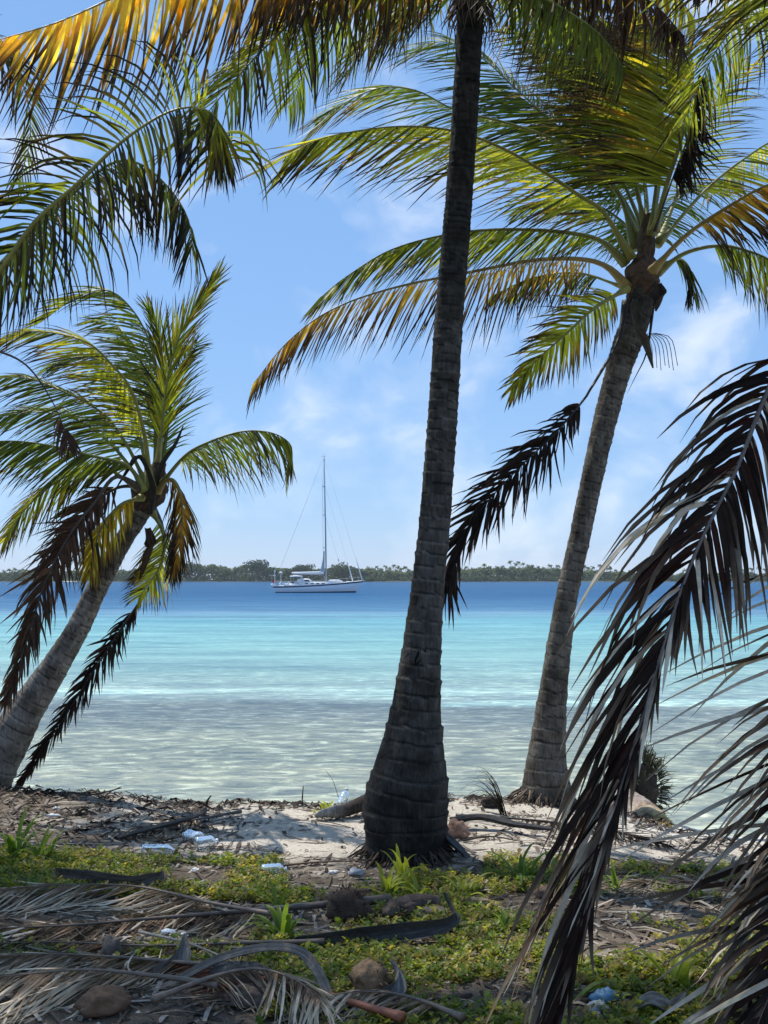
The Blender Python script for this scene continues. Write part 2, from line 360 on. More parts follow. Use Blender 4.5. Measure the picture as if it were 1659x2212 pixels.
def frond(parent, pts, st, rows=None, ln=0.7, n=62, s0=0.2, ang=(62, 22), droop=0.5, wind=(-0.25, 0, 0), w=0.021, r0=0.026,
          single=False, jit=0.09, miss=0.04, seed=0, ground=None, name='frond', prof=None, label=None, cat=None, group=None, origin=None, s1=1.0, bare=False, rowk=None):
    """pts: (x, y, Y) picture position + distance, or Vectors.  rows: the two directions in which the leaflet rows leave the stalk"""
    rng = random.Random(seed * 7919 + len(pts) * 131 + int(abs(float(pts[0][0])) * 10))
    q = [p if isinstance(p, Vector) else P(*p) for p in pts]
    NP = 44; sp, length = spline(q, NP)
    mb = MB()
    rad = [r0 * (1.0 - 0.93 * (i / (NP - 1)) ** 0.75) * (1 + (0.9 if parent else 0.25) * max(0, 1 - i / 4)) for i in range(NP)]
    rc = [mul3(lerp3(st['rach'], mul3(st['rach'], 0.8), i / NP), 0.85 + 0.3 * rng.random()) for i in range(NP)]
    mb.tube(sp, rad, rc, 6, True, 0.75)
    top = parent
    if parent is None:
        fo = mb.build(name, M_STALK, None, origin=V(q[0])); tag(fo, label, cat, group)
    else: fo = mb.build(name, M_STALK, parent)
    if bare: return fo
    wind = V(wind); lm = MB()
    if parent: n = int(n * 1.5); ln *= 1.18; w *= 0.74 if st['m'] is M_LEAF else 0.85
    for k in range(n):
        for side in (0, 1):
            if rng.random() < miss or noise.noise((k * 0.33, side * 9.7 + seed * 1.3, 2.2)) > 0.46: continue
            s = s0 + (s1 - s0) * (k + 0.5 * side + rng.uniform(-0.2, 0.2)) / n
            s = min(0.999, max(0, s)); x = s * (NP - 1); i = min(NP - 2, int(x))
            p = sp[i].lerp(sp[i + 1], x - i); T = (sp[min(i + 2, NP - 1)] - sp[max(i - 1, 0)]).normalized()
            u = (s - s0) / (1 - s0)
            lk = (0.55 + 0.45 * min(1, u / 0.22)) * (1 - 0.62 * max(0, (u - 0.35) / 0.65) ** 1.3) if prof is None else prof(u)
            if rows: rd = V(rows[side])
            else:
                rd = T.cross(V((0, 0, 1))); rd = rd.normalized() if rd.length > 0.05 else V((1, 0, 0))
                rd = rd * (1 if side else -1) + V((0, 0, -0.25))
            rd = rd - T * rd.dot(T)
            if rd.length < 0.05: rd = T.orthogonal()
            rd.normalize()
            a = R(ang[0] + (ang[1] - ang[0]) * u + rng.gauss(0, 5 + 40 * max(0, jit - 0.09)))
            if rowk and side: e_ = sstep(0.28, 0.46, u); lk *= 1 - 0.45 * e_; a *= 1 - 0.75 * e_
            d = T * math.cos(a) + rd * math.sin(a)
            if single: lm = MB()
            dr = droop[side] if isinstance(droop, tuple) else droop
            if rowk: lk *= rowk[side]; dr *= 1 - (0.9 * sstep(0.1, 0.5, u) if side else 0)
            leaflet(lm, p, d, T, ln * lk * rng.uniform(0.8, 1.12), w * rng.uniform(0.75, 1.2), st, dr * rng.uniform(0.6, 1.4), wind, jit, rng, ground)
            if single: lm.build('leaflet', st['m'], fo)
    if not single: lm.build('leaflets', st['m'], fo)['kind'] = 'stuff'
    return fo
def trunk(parent, prof, seed, ring0, ring1, c0, tone, sides=30, lift=0.0):
    """prof: (x, y, Y, width in picture units) from the ground up; ring spacing grows from ring1 (top) to ring0 (foot)"""
    ctr = [P(x, y, Y) for x, y, Y, w in prof]
    ln = [0]
    for i in range(1, len(ctr)): ln.append(ln[-1] + (ctr[i] - ctr[i - 1]).length)
    n = int(ln[-1] / 0.013); sp, tot = spline(ctr, n)
    rr = np.interp(np.linspace(0, ln[-1], n), ln, [w / 2 / F * Y for x, y, Y, w in prof])
    k = np.ones(9) / 9; rr = np.convolve(np.pad(rr, 4, 'edge'), k, 'valid')
    rng = random.Random(seed); mb = MB(); vs, cs, fs = [], [], []
    ph = 0; tilt = [rng.uniform(-1, 1) for _ in range(400)]
    for i, p in enumerate(sp):
        u = i / (n - 1); T = (sp[min(i + 1, n - 1)] - sp[max(0, i - 1)]).normalized()
        a = T.cross(V((0, 1, 0))).normalized(); b = a.cross(T)
        ph += 0.013 / (ring0 + (ring1 - ring0) * min(1, u * 1.3))
        for j in range(sides):
            t = 2 * math.pi * j / sides
            q = V((math.cos(t), math.sin(t), 0))
            wob = 0.20 * noise.noise((q.x * 1.3, q.y * 1.3, ph * 0.7 + seed)) + 0.07 * noise.noise((q.x * 4, q.y * 4, ph * 1.7 + seed * 3))
            pp = ph + wob; fr = pp - math.floor(pp); amt = 0.55 + 0.45 * tilt[int(pp) % 400]
            # each leaf scar flares to a ledge and then steps back in
            led = (fr ** 3) * 0.085 * amt - 0.02 * (1 if fr < 0.10 else 0)
            r = rr[i] * (1 + led + 0.05 * noise.noise((q.x * 2, q.y * 2, u * 9 + seed))) + 0.004 * noise.noise((q.x * 9, q.y * 9, i * 0.12)) + 0.003 * noise.noise((q.x * 7, q.y * 7, i * 0.4))
            vs.append(p + (a * math.cos(t) + b * math.sin(t)) * r)
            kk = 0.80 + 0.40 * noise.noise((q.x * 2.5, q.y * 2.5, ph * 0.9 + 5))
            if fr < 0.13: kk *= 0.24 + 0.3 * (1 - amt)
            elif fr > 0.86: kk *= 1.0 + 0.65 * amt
            kk *= tone(u, q.x)
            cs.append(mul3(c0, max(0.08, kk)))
    for i in range(n - 1):
        for j in range(sides):
            j2 = (j + 1) % sides
            fs.append((i * sides + j, i * sides + j2, (i + 1) * sides + j2, (i + 1) * sides + j))
    mb.add(vs, fs, cs); return mb.build('trunk', M_BARK, parent)
def sheath(parent, p, ax, r, h, seed, c=(0.12, 0.075, 0.05), name='crown_fibre'):
    """torn brown fibre cloth wrapped round the foot of the crown"""
    mb = MB(); rng = random.Random(seed); ax = V(ax).normalized(); a = ax.orthogonal().normalized(); b = ax.cross(a)
    vs, fs, cs = [], [], []; S, K = 22, 12
    for i in range(K + 1):
        u = i / K; rad = r * (0.72 + 0.55 * math.sin(math.pi * min(1, u * 1.15)) - 0.25 * u)
        for j in range(S):
            t = 2 * math.pi * j / S; q = rad * (1 + 0.22 * noise.noise((math.cos(t) * 2, math.sin(t) * 2, u * 4 + seed)) + 0.08 * math.sin(u * 26 + math.cos(t)))
            vs.append(p + ax * (h * (u - 0.4) + 0.05 * noise.noise((math.cos(t) * 3, math.sin(t) * 3, seed))) + (a * math.cos(t) + b * math.sin(t)) * q)
            cs.append(mul3(c, rng.uniform(0.5, 1.3)))
    for i in range(K):
        for j in range(S):
            j2 = (j + 1) % S; fs.append((i * S + j, i * S + j2, (i + 1) * S + j2, (i + 1) * S + j))
    mb.add(vs, fs, cs); return mb.build(name, M_FIBRE, parent)
def trough(pts, width, depth, c, name, parent=None, m=None, tip=0.12, foot=0.5, turn=0.0, thick=0.006, ref=V((0, 0, 1)), origin=None):
    """a woody boat-shaped sheath: U-shaped cross-section swept along a curve"""
    sp, ln = spline(pts, 26); mb = MB(); vs, cs, fs = [], [], []; K = 17
    for i, p in enumerate(sp):
        u = i / 25; T = (sp[min(25, i + 1)] - sp[max(0, i - 1)]).normalized()
        a = T.cross(ref); a = a.normalized() if a.length > 1e-3 else V((1, 0, 0)); b = a.cross(T)
        a, b = a * math.cos(turn) + b * math.sin(turn), b * math.cos(turn) - a * math.sin(turn)
        wk = width * (foot + (1 - foot) * min(1, u * 3)) * (1 if u < 0.55 else 1 - (1 - tip) * ((u - 0.55) / 0.45) ** 1.4)
        for lay in (0, 1):
            for k in range(K):
                t = (k / (K - 1) - 0.5) * 2
                off = a * (t * wk * 0.5) + b * (depth * wk / width * (t * t - 0.5) - lay * thick) + V((0, 0, 0.004 * noise.noise((u * 8, t * 2, 1))))
                vs.append(p + off); cs.append(mul3(c, (0.75 if lay else 1.0) * (0.55 + 1.3 * abs(noise.noise((u * 2.5, t * 11, 2 + width * 50))))))
    for i in range(25):
        for k in range(K - 1):
            for lay in (0, 1):
                q = i * 2 * K + lay * K + k; f = (q, q + 1, q + 1 + 2 * K, q + 2 * K); fs.append(f if lay == 0 else f[::-1])
        for k in (0, K - 1):
            q = i * 2 * K + k; f = (q, q + K, q + 3 * K, q + 2 * K); fs.append(f if k else f[::-1])
    mb.add(vs, fs, cs)
    return mb.build(name, m or M_WOOD, parent, origin=origin)

# ---- palm with the straight dark trunk in the middle
Y1 = 7.0
pc = empty('palm_tree', P(874, 1845, Y1), 'coconut palm with dark swollen foot standing in the middle of the bank', 'palm tree', 'coconut palms')
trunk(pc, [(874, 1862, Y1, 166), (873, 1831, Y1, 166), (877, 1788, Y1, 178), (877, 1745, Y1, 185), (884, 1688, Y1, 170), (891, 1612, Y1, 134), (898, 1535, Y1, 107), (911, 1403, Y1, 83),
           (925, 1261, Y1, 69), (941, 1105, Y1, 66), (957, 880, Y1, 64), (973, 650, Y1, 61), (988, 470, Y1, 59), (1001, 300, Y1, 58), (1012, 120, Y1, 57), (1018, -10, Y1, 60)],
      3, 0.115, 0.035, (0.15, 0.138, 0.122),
      lambda u, q: (0.42 + 0.5 * sstep(0.04, 0.20, u)) * (1 - 0.62 * sstep(0.60, 0.68, u)) * (1 - 0.35 * sstep(0.25, 0.9, q)))  # foot stained; upper length and one side darker too
mb = MB()
for (x, y, x2, y2, w) in ((905, 1402, 895, 1440, 0.018), (912, 1418, 892, 1450, 0.014), (884, 1410, 873, 1424, 0.008), (920, 1400, 908, 1428, 0.010)):
    q = [P(x + (x2 - x) * t + 2 * math.sin(t * 9), y + (y2 - y) * t, Y1 - 0.118) for t in (0, .3, .6, 1)]
    mb.tube(q, [w * .4, w, w * .8, .002], (0.015, 0.012, 0.010), 6, True, 0.5)
mb.build('bark_scar', M_BARK, pc)
sheath(pc, P(1018, -45, Y1), (0.05, 0, 1), 0.125, 0.50, 3, (0.11, 0.085, 0.06))
hg = MB()
for k in range(60):
    a = k * 2.4; q = P(1016, 20, Y1) + V((math.cos(a) * .09, math.sin(a) * .09, random.uniform(-.02, .12))); hg.tube([q, q + V((math.cos(a) * .05, math.sin(a) * .05, -.08)), q + V((math.cos(a) * .06 + random.gauss(0, .03), math.sin(a) * .06, -random.uniform(.12, .34)))], [.006, .005, .001], mul3((.16, .11, .075), random.uniform(.4, 1.4)), 4)
tag(hg.build('torn_fibres', M_FIBRE, pc), kind='stuff')
c1 = lambda dx=0, dy=0: (1018 + dx, -25 + dy, Y1)
frond(pc, [c1(-15), (830, -150, 6.6), (540, -130, 6.3), (330, -45, 6.1), (230, 2, 6.0), (120, 50, 5.9), (0, 85, 5.85), (-70, 105, 5.8)], YELL,
      [(-0.05, -0.45, -0.9), (0.0, 0.6, -0.85)], 0.88, 70, 0.16, (72, 40), 0.45, (-0.24, 0, 0), 0.029, 0.03, True, seed=1)
frond(pc, [c1(-15, 10), (850, -45, 6.7), (700, -5, 6.5), (570, 105, 6.35), (455, 235, 6.25), (395, 305, 6.2)], GREEN,
      [(0.35, -0.5, -0.8), (-0.9, 0.5, 0.1)], 0.62, 66, 0.14, (66, 38), 0.55, (-0.05, 0, 0), 0.024, 0.028, True, seed=2)
frond(pc, [c1(-10, 20), (930, -70, 6.8), (830, -95, 6.6), (690, -70, 6.4), (560, -10, 6.3)], YBLK, [(0.05, -0.5, -0.9), (0, 0.5, -0.9)], 0.66, 54, 0.12, (78, 45), 0.7, (-0.16, 0, 0), 0.024, seed=3)
frond(pc, [c1(15, 20), (1130, -70, 6.9), (1260, -70, 6.8), (1400, 0, 6.7), (1480, 80, 6.7)], BROWN, [(-0.3, -0.5, -0.9), (0, 0.5, -0.9)], 0.55, 56, 0.1, (75, 40), 0.8, (-0.35, 0, 0), 0.022, jit=0.22, seed=4)
frond(pc, [c1(15, 10), (1110, -120, 7.2), (1280, -130, 7.4), (1420, -60, 7.5), (1500, 40, 7.6)], LIME, [(-0.5, -0.4, -0.8), (-0.2, 0.7, -0.5)], 0.62, 58, 0.12, (70, 35), 0.5, (-0.4, 0, 0), 0.022, seed=5)
frond(pc, [c1(10, 30), (1080, -30, 6.8), (1180, 0, 6.7), (1290, 70, 6.6), (1350, 150, 6.6)], DEEP, [(-0.7, -0.4, -0.6), (0.2, 0.5, -0.8)], 0.5, 46, 0.15, (70, 35), 0.5, (-0.4, 0, 0), 0.02, seed=6)
frond(pc, [c1(-20, 30), (960, -20, 7.3), (880, 5, 7.6), (800, 70, 7.8), (750, 160, 7.9)], GREEN, [(-0.2, -0.5, -0.8), (-0.6, 0.5, -0.4)], 0.5, 46, 0.15, (66, 30), 0.55, (-0.25, 0, 0), 0.02, seed=7)
top1 = P(1018, -30, Y1)
for a, st in ((-100, GREEN), (-70, LIME), (-40, DEEP), (-130, GREEN), (-155, YELL), (60, GREEN), (120, DEEP), (20, LIME), (-15, GREEN)):
    d = V((math.cos(R(a)), math.sin(R(a)), 0))
    up_ = 1.05 if a < 0 else 0.7
    frond(pc, [top1, top1 + d * 0.5 + V((0, 0, up_ * 0.6)), top1 + d * 1.3 + V((0, 0, up_)), top1 + d * 2.1 + V((0, 0, up_ * 0.9)), top1 + d * 2.8 + V((0, 0, up_ * 0.35))], st,
          None, 0.7, 58, 0.16, (66, 30), 0.7, (-0.25, 0, 0), 0.026, seed=20 + a)

def root_mat(parent, c, r, n, seed, colr):
    mb = MB(); rg = random.Random(seed)
    for k in range(n):
        a = rg.uniform(0, 6.283); u = V((math.cos(a), math.sin(a), 0)); l = rg.uniform(.03, .13); p = c + u * (r * rg.uniform(.9, 1.02)); q = p + u * l + V((rg.gauss(0, .03), rg.gauss(0, .03), 0))
        p.z = gh(p.x, p.y) + rg.uniform(.02, .10); q.z = gh(q.x, q.y) - .005; m_ = p.lerp(q, .5) + V((0, 0, rg.uniform(-.01, .02))); w = rg.uniform(.004, .010)
        mb.tube([p, m_, q], [w, w * .9, w * .5], mul3(colr, rg.uniform(.5, 1.4)), 5)
    tag(mb.build('root_mat', M_FIBRE, parent), kind='stuff')
root_mat(pc, P(874, 1835, Y1), 0.235, 170, 4, (0.07, 0.05, 0.037))
# ---- palm with the whole crown in view, right of the middle
Y2 = 8.8
pr = empty('palm_tree', P(1180, 1752, Y2), 'tall coconut palm leaning right on the shore with its full crown in view', 'palm tree', 'coconut palms')
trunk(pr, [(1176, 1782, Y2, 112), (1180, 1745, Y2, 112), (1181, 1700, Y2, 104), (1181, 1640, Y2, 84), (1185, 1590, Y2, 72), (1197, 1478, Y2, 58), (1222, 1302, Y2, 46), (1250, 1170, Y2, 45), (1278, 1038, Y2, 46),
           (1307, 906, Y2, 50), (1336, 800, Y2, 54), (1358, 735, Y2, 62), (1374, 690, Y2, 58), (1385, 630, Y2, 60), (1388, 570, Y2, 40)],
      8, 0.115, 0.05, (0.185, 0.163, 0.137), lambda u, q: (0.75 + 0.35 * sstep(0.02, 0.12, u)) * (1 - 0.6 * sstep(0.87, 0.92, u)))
sheath(pr, P(1386, 605, Y2), (0.12, 0, 1), 0.118, 0.42, 5)
sheath(pr, P(1396, 530, Y2), (0.05, 0, 1), 0.06, 0.42, 6, (0.10, 0.07, 0.045), 'bud_sheath')
LFT = (-0.28, 0, 0)
root_mat(pr, P(1180, 1745, Y2), 0.20, 120, 5, (0.16, 0.12, 0.09))
# long fronds to the left, upper pair to lower pair
frond(pr, [(1365, 560, 8.75), (1304, 460, 8.65), (1254, 425, 8.6), (1180, 375, 8.5), (1080, 318, 8.4), (975, 282, 8.3), (850, 274, 8.2), (700, 298, 8.1), (612, 342, 8.0)], LIME,
      [(0.1, -0.3, -1.0), (-0.4, 0.9, 0.15)], 0.88, 80, 0.11, (62, 26), (0.22, 0.1), LFT, 0.026, 0.030, True, seed=11)
frond(pr, [(1372, 540, 8.9), (1335, 420, 9.0), (1230, 320, 9.1), (1110, 270, 9.2), (985, 238, 9.3), (900, 196, 9.4), (820, 190, 9.5), (740, 225, 9.6), (680, 270, 9.7)], GREEN,
      [(-0.1, -0.4, -1.0), (-0.3, 0.8, 0.5)], 0.76, 74, 0.2, (60, 24), 0.30, LFT, 0.023, 0.03, seed=12)
frond(pr, [(1380, 520, 9.0), (1325, 400, 9.2), (1255, 320, 9.4), (1190, 260, 9.5), (1110, 188, 9.7), (1040, 125, 9.8), (960, 90, 9.9), (890, 110, 10)], DEEP,
      [(-0.7, -0.3, -0.7), (0.2, 0.7, 0.6)], 0.80, 74, 0.2, (64, 34), 0.25, LFT, 0.024, 0.03, seed=13)
frond(pr, [(1414, 500, 8.7), (1440, 400, 8.6), (1472, 300, 8.5), (1494, 200, 8.5), (1494, 125, 8.5), (1450, 55, 8.5), (1375, 25, 8.5)], LIME,
      [(-1, -0.3, -0.05), (-0.9, 0.5, 0.0)], 0.88, 82, 0.18, (90, 50), 0.12, (-0.22, 0, 0), 0.030, 0.030, seed=14)
frond(pr, [(1399, 510, 8.9), (1379, 425, 8.9), (1362, 330, 9.0), (1335, 200, 9.1), (1275, 70, 9.2), (1200, -5, 9.2), (1110, -20, 9.2)], GREEN,
      [(-1, -0.3, -0.1), (-0.8, 0.6, 0.1)], 0.72, 70, 0.22, (84, 46), 0.15, (-0.25, 0, 0), 0.023, 0.032, seed=15)
frond(pr, [(1405, 510, 9.0), (1425, 380, 9.2), (1430, 250, 9.4), (1400, 130, 9.6), (1330, 60, 9.8), (1230, 50, 10)], DEEP, [(-1, -0.2, -0.2), (-0.7, 0.7, 0.1)], 0.74, 64, 0.22, (84, 44), 0.2, (-0.25, 0, 0), 0.022, seed=16)
frond(pr, [(1400, 520, 8.9), (1350, 400, 9.1), (1290, 250, 9.3), (1210, 130, 9.5), (1110, 60, 9.6)], GREEN, [(-0.9, -0.2, -0.5), (-0.3, 0.7, 0.5)], 0.66, 60, 0.22, (74, 40), 0.2, LFT, 0.022, seed=26)
frond(pr, [(1405, 510, 8.75), (1418, 400, 8.7), (1430, 290, 8.7), (1425, 180, 8.7), (1380, 90, 8.7), (1300, 40, 8.7)], GREEN, [(-1, -0.3, -0.12), (-0.9, 0.4, 0.1)], 0.80, 76, 0.2, (86, 50), 0.18, (-0.22, 0, 0), 0.027, seed=29)
frond(pr, [(1392, 520, 9.1), (1340, 420, 9.3), (1260, 330, 9.5), (1150, 230, 9.7), (1060, 190, 9.8)], DEEP, [(-0.8, -0.2, -0.5), (-0.2, 0.7, 0.6)], 0.70, 66, 0.2, (70, 35), 0.25, LFT, 0.025, seed=30)
frond(pr, [(1400, 515, 9.2), (1390, 380, 9.5), (1350, 240, 9.8), (1280, 150, 10), (1180, 110, 10.1)], DEEP, [(-0.9, -0.2, -0.3), (-0.3, 0.7, 0.5)], 0.80, 70, 0.2, (78, 40), 0.25, LFT, 0.026, seed=31)
frond(pr, [(1390, 540, 9.1), (1345, 480, 9.4), (1280, 440, 9.6), (1200, 430, 9.8), (1120, 450, 9.9)], DEEP, [(-0.2, -0.4, -0.9), (-0.2, 0.8, 0.3)], 0.50, 50, 0.1, (64, 28), 0.4, LFT, 0.025, seed=33)
frond(pr, [(1400, 530, 9.1), (1445, 450, 9.4), (1510, 400, 9.7), (1590, 390, 9.9)], DEEP, [(0.1, -0.4, -0.9), (-0.3, 0.8, 0.3)], 0.46, 46, 0.1, (64, 28), 0.4, (-0.1, 0, 0), 0.025, seed=34)
# dead fringe hanging on the upright frond
frond(pr, [(1414, 500, 8.66), (1448, 400, 8.56), (1484, 300, 8.44), (1506, 210, 8.42), (1512, 160, 8.42)], BLACK, [(0.3, -0.4, -0.9), (-0.1, 0.4, -0.9)], 0.34, 54, 0.34, (110, 120), 1.0, (-0.05, 0, 0), 0.022, 0.012, jit=0.35, seed=17)
frond(pr, [(1425, 520, 9.1), (1480, 375, 9.5), (1530, 250, 9.8), (1575, 180, 10), (1615, 140, 10.1)], LIME, [(0.9, -0.2, -0.3), (-0.8, 0.4, 0.3)], 0.55, 54, 0.25, (62, 30), 0.2, (0.05, 0, 0), 0.02, seed=18)
frond(pr, [(1420, 530, 8.9), (1520, 415, 9.0), (1605, 345, 9.1), (1690, 295, 9.2), (1800, 270, 9.3), (1920, 300, 9.3)], LIME, [(0.1, -0.4, -0.9), (0.0, 0.9, -0.1)], 0.62, 66, 0.25, (64, 30), 0.3, (0.0, 0, 0), 0.025, 0.026, seed=19)
frond(pr, [(1410, 585, 8.6), (1475, 515, 8.3), (1555, 458, 8.1), (1659, 400, 7.9), (1780, 370, 7.7), (1900, 390, 7.6)], YBLK, [(0.1, -0.4, -0.9), (0.1, 0.6, -0.7)], 0.60, 62, 0.30, (66, 35), 0.5, (-0.05, 0, 0), 0.024, 0.030, seed=20)
frond(pr, [(1420, 590, 8.8), (1480, 547, 8.7), (1555, 531, 8.6), (1615, 542, 8.5), (1670, 566, 8.4), (1760, 630, 8.3), (1820, 720, 8.3)], GREEN, [(-0.1, -0.4, -0.9), (0, 0.6, -0.8)], 0.50, 58, 0.28, (60, 28), 0.45, (0.05, 0, 0), 0.02, 0.028, seed=21)
frond(pr, [(1352, 570, 8.8), (1300, 522, 8.7), (1240, 505, 8.6), (1155, 497, 8.5), (1055, 497, 8.4), (955, 509, 8.3), (840, 542, 8.2), (745, 600, 8.1), (690, 645, 8.1)], GREEN,
      [(0.0, -0.7, -0.75), (0, 0.75, -0.65)], 0.58, 78, 0.12, (54, 22), 0.42, LFT, 0.022, 0.03, True, seed=22)
frond(pr, [(1355, 620, 8.75), (1312, 577, 8.6), (1255, 560, 8.5), (1155, 562, 8.35), (1030, 585, 8.2), (850, 622, 8.05), (715, 670, 7.95), (620, 740, 7.9), (548, 828, 7.85)], YBLK,
      [(0.15, -0.5, -0.85), (0.1, 0.5, -0.85)], 0.60, 66, 0.13, (70, 22), 0.55, (-0.14, 0, 0), 0.019, 0.03, seed=23)
frond(pr, [(1352, 625, 8.6), (1285, 665, 8.3), (1222, 722, 8.1), (1158, 780, 7.95), (1105, 842, 7.85)], LIME, [(-0.55, -0.3, 0.3), (0.55, -0.3, -0.8)], 0.40, 58, 0.12, (52, 18), 0.30, (-0.08, 0, -0.1), 0.024, 0.026, seed=24)
frond(pr, [(1440, 570, 9.0), (1470, 560, 9.1), (1492, 585, 9.2), (1500, 640, 9.2)], DARK, [(-0.4, -0.3, -0.9), (0.5, 0.3, -0.8)], 0.34, 30, 0.2, (60, 25), 0.9, (0, 0, 0), 0.02, 0.02, seed=25)
frond(pr, [(1345, 620, 9.0), (1250, 590, 9.2), (1150, 600, 9.4), (1060, 640, 9.5)], DARK, [(-0.2, -0.3, -0.9), (0, 0.3, -0.9)], 0.34, 40, 0.2, (60, 25), 0.8, (-0.2, 0, 0), 0.02, 0.02, seed=27)
# dead frond hanging against the trunk of the middle palm
frond(pr, [(1352, 650, 8.7), (1335, 735, 8.6), (1300, 800, 8.5), (1272, 846, 8.4), (1262, 862, 8.4), (1200, 935, 8.2), (1127, 1005, 8.05), (1052, 1085, 7.9), (985, 1180, 7.8), (968, 1275, 7.75)], BLACK,
      [(-0.75, -0.3, 0.35), (0.6, -0.3, -0.8)], 0.46, 66, 0.36, (38, 14), 0.4, (-0.1, 0, 0), 0.026, 0.02, jit=0.15, seed=28, prof=lambda u: (0.35 + 0.65 * min(1, u / 0.3)) * (1 - 0.45 * u))
frond(pr, [(1412, 650, 8.8), (1402, 735, 8.8), (1392, 775, 8.8), (1372, 815, 8.8), (1355, 850, 8.8)], BLACK, r0=0.022, bare=True)
trough([P(1372, 645, 8.62), P(1372, 680, 8.58), P(1380, 715, 8.56), P(1392, 738, 8.58), P(1411, 795, 8.62)], 0.085, 0.04, (0.10, 0.085, 0.065), 'dry_spathe', pr)
trough([P(1420, 612, 8.7), P(1424, 640, 8.66), P(1416, 672, 8.66)], 0.11, 0.05, (0.06, 0.045, 0.035), 'dry_spathe', pr)
mb = MB()
for k in range(7):
    x = 1398 + k * 3; mb.tube(spline([P(x, 720, 8.75), P(x + 10 + 4 * k, 750 - 3 * k, 8.7), P(x + 12 + 6 * k, 790 + 5 * (k % 3), 8.7)], 8)[0], 0.003, (0.05, 0.04, 0.03), 4)
mb.build('flower_stalk', M_WOOD, pr)

# ---- palm leaning in from the left
Y3 = 9.0
pl = empty('palm_tree', P(-40, 1722, Y3), 'short coconut palm leaning in from the left over the water', 'palm tree', 'coconut palms')
trunk(pl, [(-52, 1745, Y3, 118), (-40, 1710, Y3, 112), (-12, 1650, Y3, 100), (12, 1610, Y3, 92), (60, 1530, Y3, 74), (118, 1441, Y3, 58), (166, 1361, Y3, 48), (215, 1261, Y3, 43), (268, 1165, Y3, 39), (300, 1118, Y3, 37), (318, 1080, Y3, 38), (330, 1030, Y3, 30)],
      13, 0.10, 0.05, (0.26, 0.235, 0.205), lambda u, q: 0.85 + 0.25 * sstep(0.05, 0.3, u))
sheath(pl, P(322, 1062, Y3), (0.35, 0, 1), 0.115, 0.42, 8, (0.09, 0.06, 0.045))
W3 = (-0.30, 0, 0.02)
frond(pl, [(330, 1050, 9.0), (348, 920, 9.1), (343, 820, 9.2), (322, 735, 9.3), (285, 668, 9.3), (235, 628, 9.3), (170, 640, 9.3), (85, 698, 9.3)], GREEN, [(-0.9, -0.3, -0.3), (-0.5, 0.6, 0.4)], 0.50, 66, 0.2, (62, 25), 0.35, W3, 0.02, 0.026, seed=31)
frond(pl, [(325, 1050, 8.8), (310, 930, 8.6), (282, 840, 8.5), (245, 792, 8.45), (195, 744, 8.4), (125, 721, 8.4), (50, 718, 8.4), (-20, 752, 8.4)], LIME, [(-0.6, -0.4, -0.6), (-0.3, 0.8, 0.4)], 0.50, 66, 0.2, (60, 25), 0.35, W3, 0.02, 0.026, True, seed=32)
frond(pl, [(318, 1050, 8.9), (270, 955, 8.9), (215, 888, 8.9), (125, 841, 8.9), (45, 815, 8.9), (-50, 825, 8.9)], GREEN, [(-0.1, -0.4, -0.9), (-0.2, 0.8, 0.4)], 0.46, 60, 0.2, (60, 25), 0.4, W3, 0.02, seed=33)
frond(pl, [(312, 1060, 8.7), (275, 1006, 8.6), (200, 985, 8.5), (100, 961, 8.4), (0, 953, 8.3), (-90, 975, 8.2)], DEEP, [(0.0, -0.5, -0.9), (0, 0.6, -0.8)], 0.46, 62, 0.15, (62, 25), 0.5, W3, 0.02, seed=34)
frond(pl, [(338, 1050, 9.0), (350, 920, 9.0), (366, 800, 9.0), (400, 700, 9.0), (468, 596, 9.0)], LIME, [(0.8, -0.3, 0.1), (-0.9, 0.3, 0.1)], 0.42, 56, 0.2, (34, 10), 0.05, (0.05, 0, 0), 0.021, 0.026, seed=35)
frond(pl, [(340, 1040, 9.2), (352, 900, 9.3), (352, 790, 9.3), (342, 720, 9.3), (322, 668, 9.3)], GREEN, [(0.8, -0.3, 0.1), (-0.9, 0.3, 0.1)], 0.40, 48, 0.25, (36, 14), 0.1, (0.03, 0, 0), 0.021, seed=36)
frond(pl, [(345, 1050, 9.2), (365, 900, 9.4), (385, 800, 9.5), (425, 740, 9.6)], DEEP, [(0.9, -0.2, -0.2), (-0.8, 0.3, 0.3)], 0.36, 44, 0.2, (50, 20), 0.25, (0.03, 0, 0), 0.02, seed=37)
frond(pl, [(345, 1050, 8.9), (400, 985, 8.7), (452, 955, 8.6), (525, 932, 8.5), (590, 936, 8.4), (630, 965, 8.4), (622, 1015, 8.4)], GREEN, [(-0.1, -0.5, -0.85), (-0.1, 0.5, -0.85)], 0.46, 56, 0.2, (66, 28), 0.55, (-0.10, 0, 0), 0.02, 0.024, True, seed=38)
frond(pl, [(340, 1062, 8.9), (365, 1035, 8.8), (386, 1055, 8.7), (394, 1110, 8.7), (388, 1180, 8.7), (375, 1235, 8.7)], YBLK, [(-0.7, -0.3, -0.5), (0.5, 0.3, -0.8)], 0.34, 46, 0.15, (44, 16), 0.7, (-0.03, 0, 0), 0.021, seed=39)
frond(pl, [(328, 1105, 9.0), (352, 1150, 8.95), (352, 1205, 8.9), (330, 1250, 8.85), (300, 1290, 8.8)], LIME, [(-0.9, -0.2, -0.2), (0.4, 0.4, -0.8)], 0.34, 40, 0.15, (66, 30), 0.3, (-0.05, 0, 0), 0.018, seed=40)
frond(pl, [(305, 1075, 8.8), (262, 1090, 8.6), (225, 1130, 8.5), (205, 1180, 8.45), (192, 1240, 8.4)], dict(LIME, base=(0.40, 0.31, 0.03)), [(0.5, -0.4, -0.8), (-0.7, 0.2, -0.6)], 0.40, 48, 0.12, (55, 20), 0.55, (-0.02, 0, 0), 0.024, seed=41)
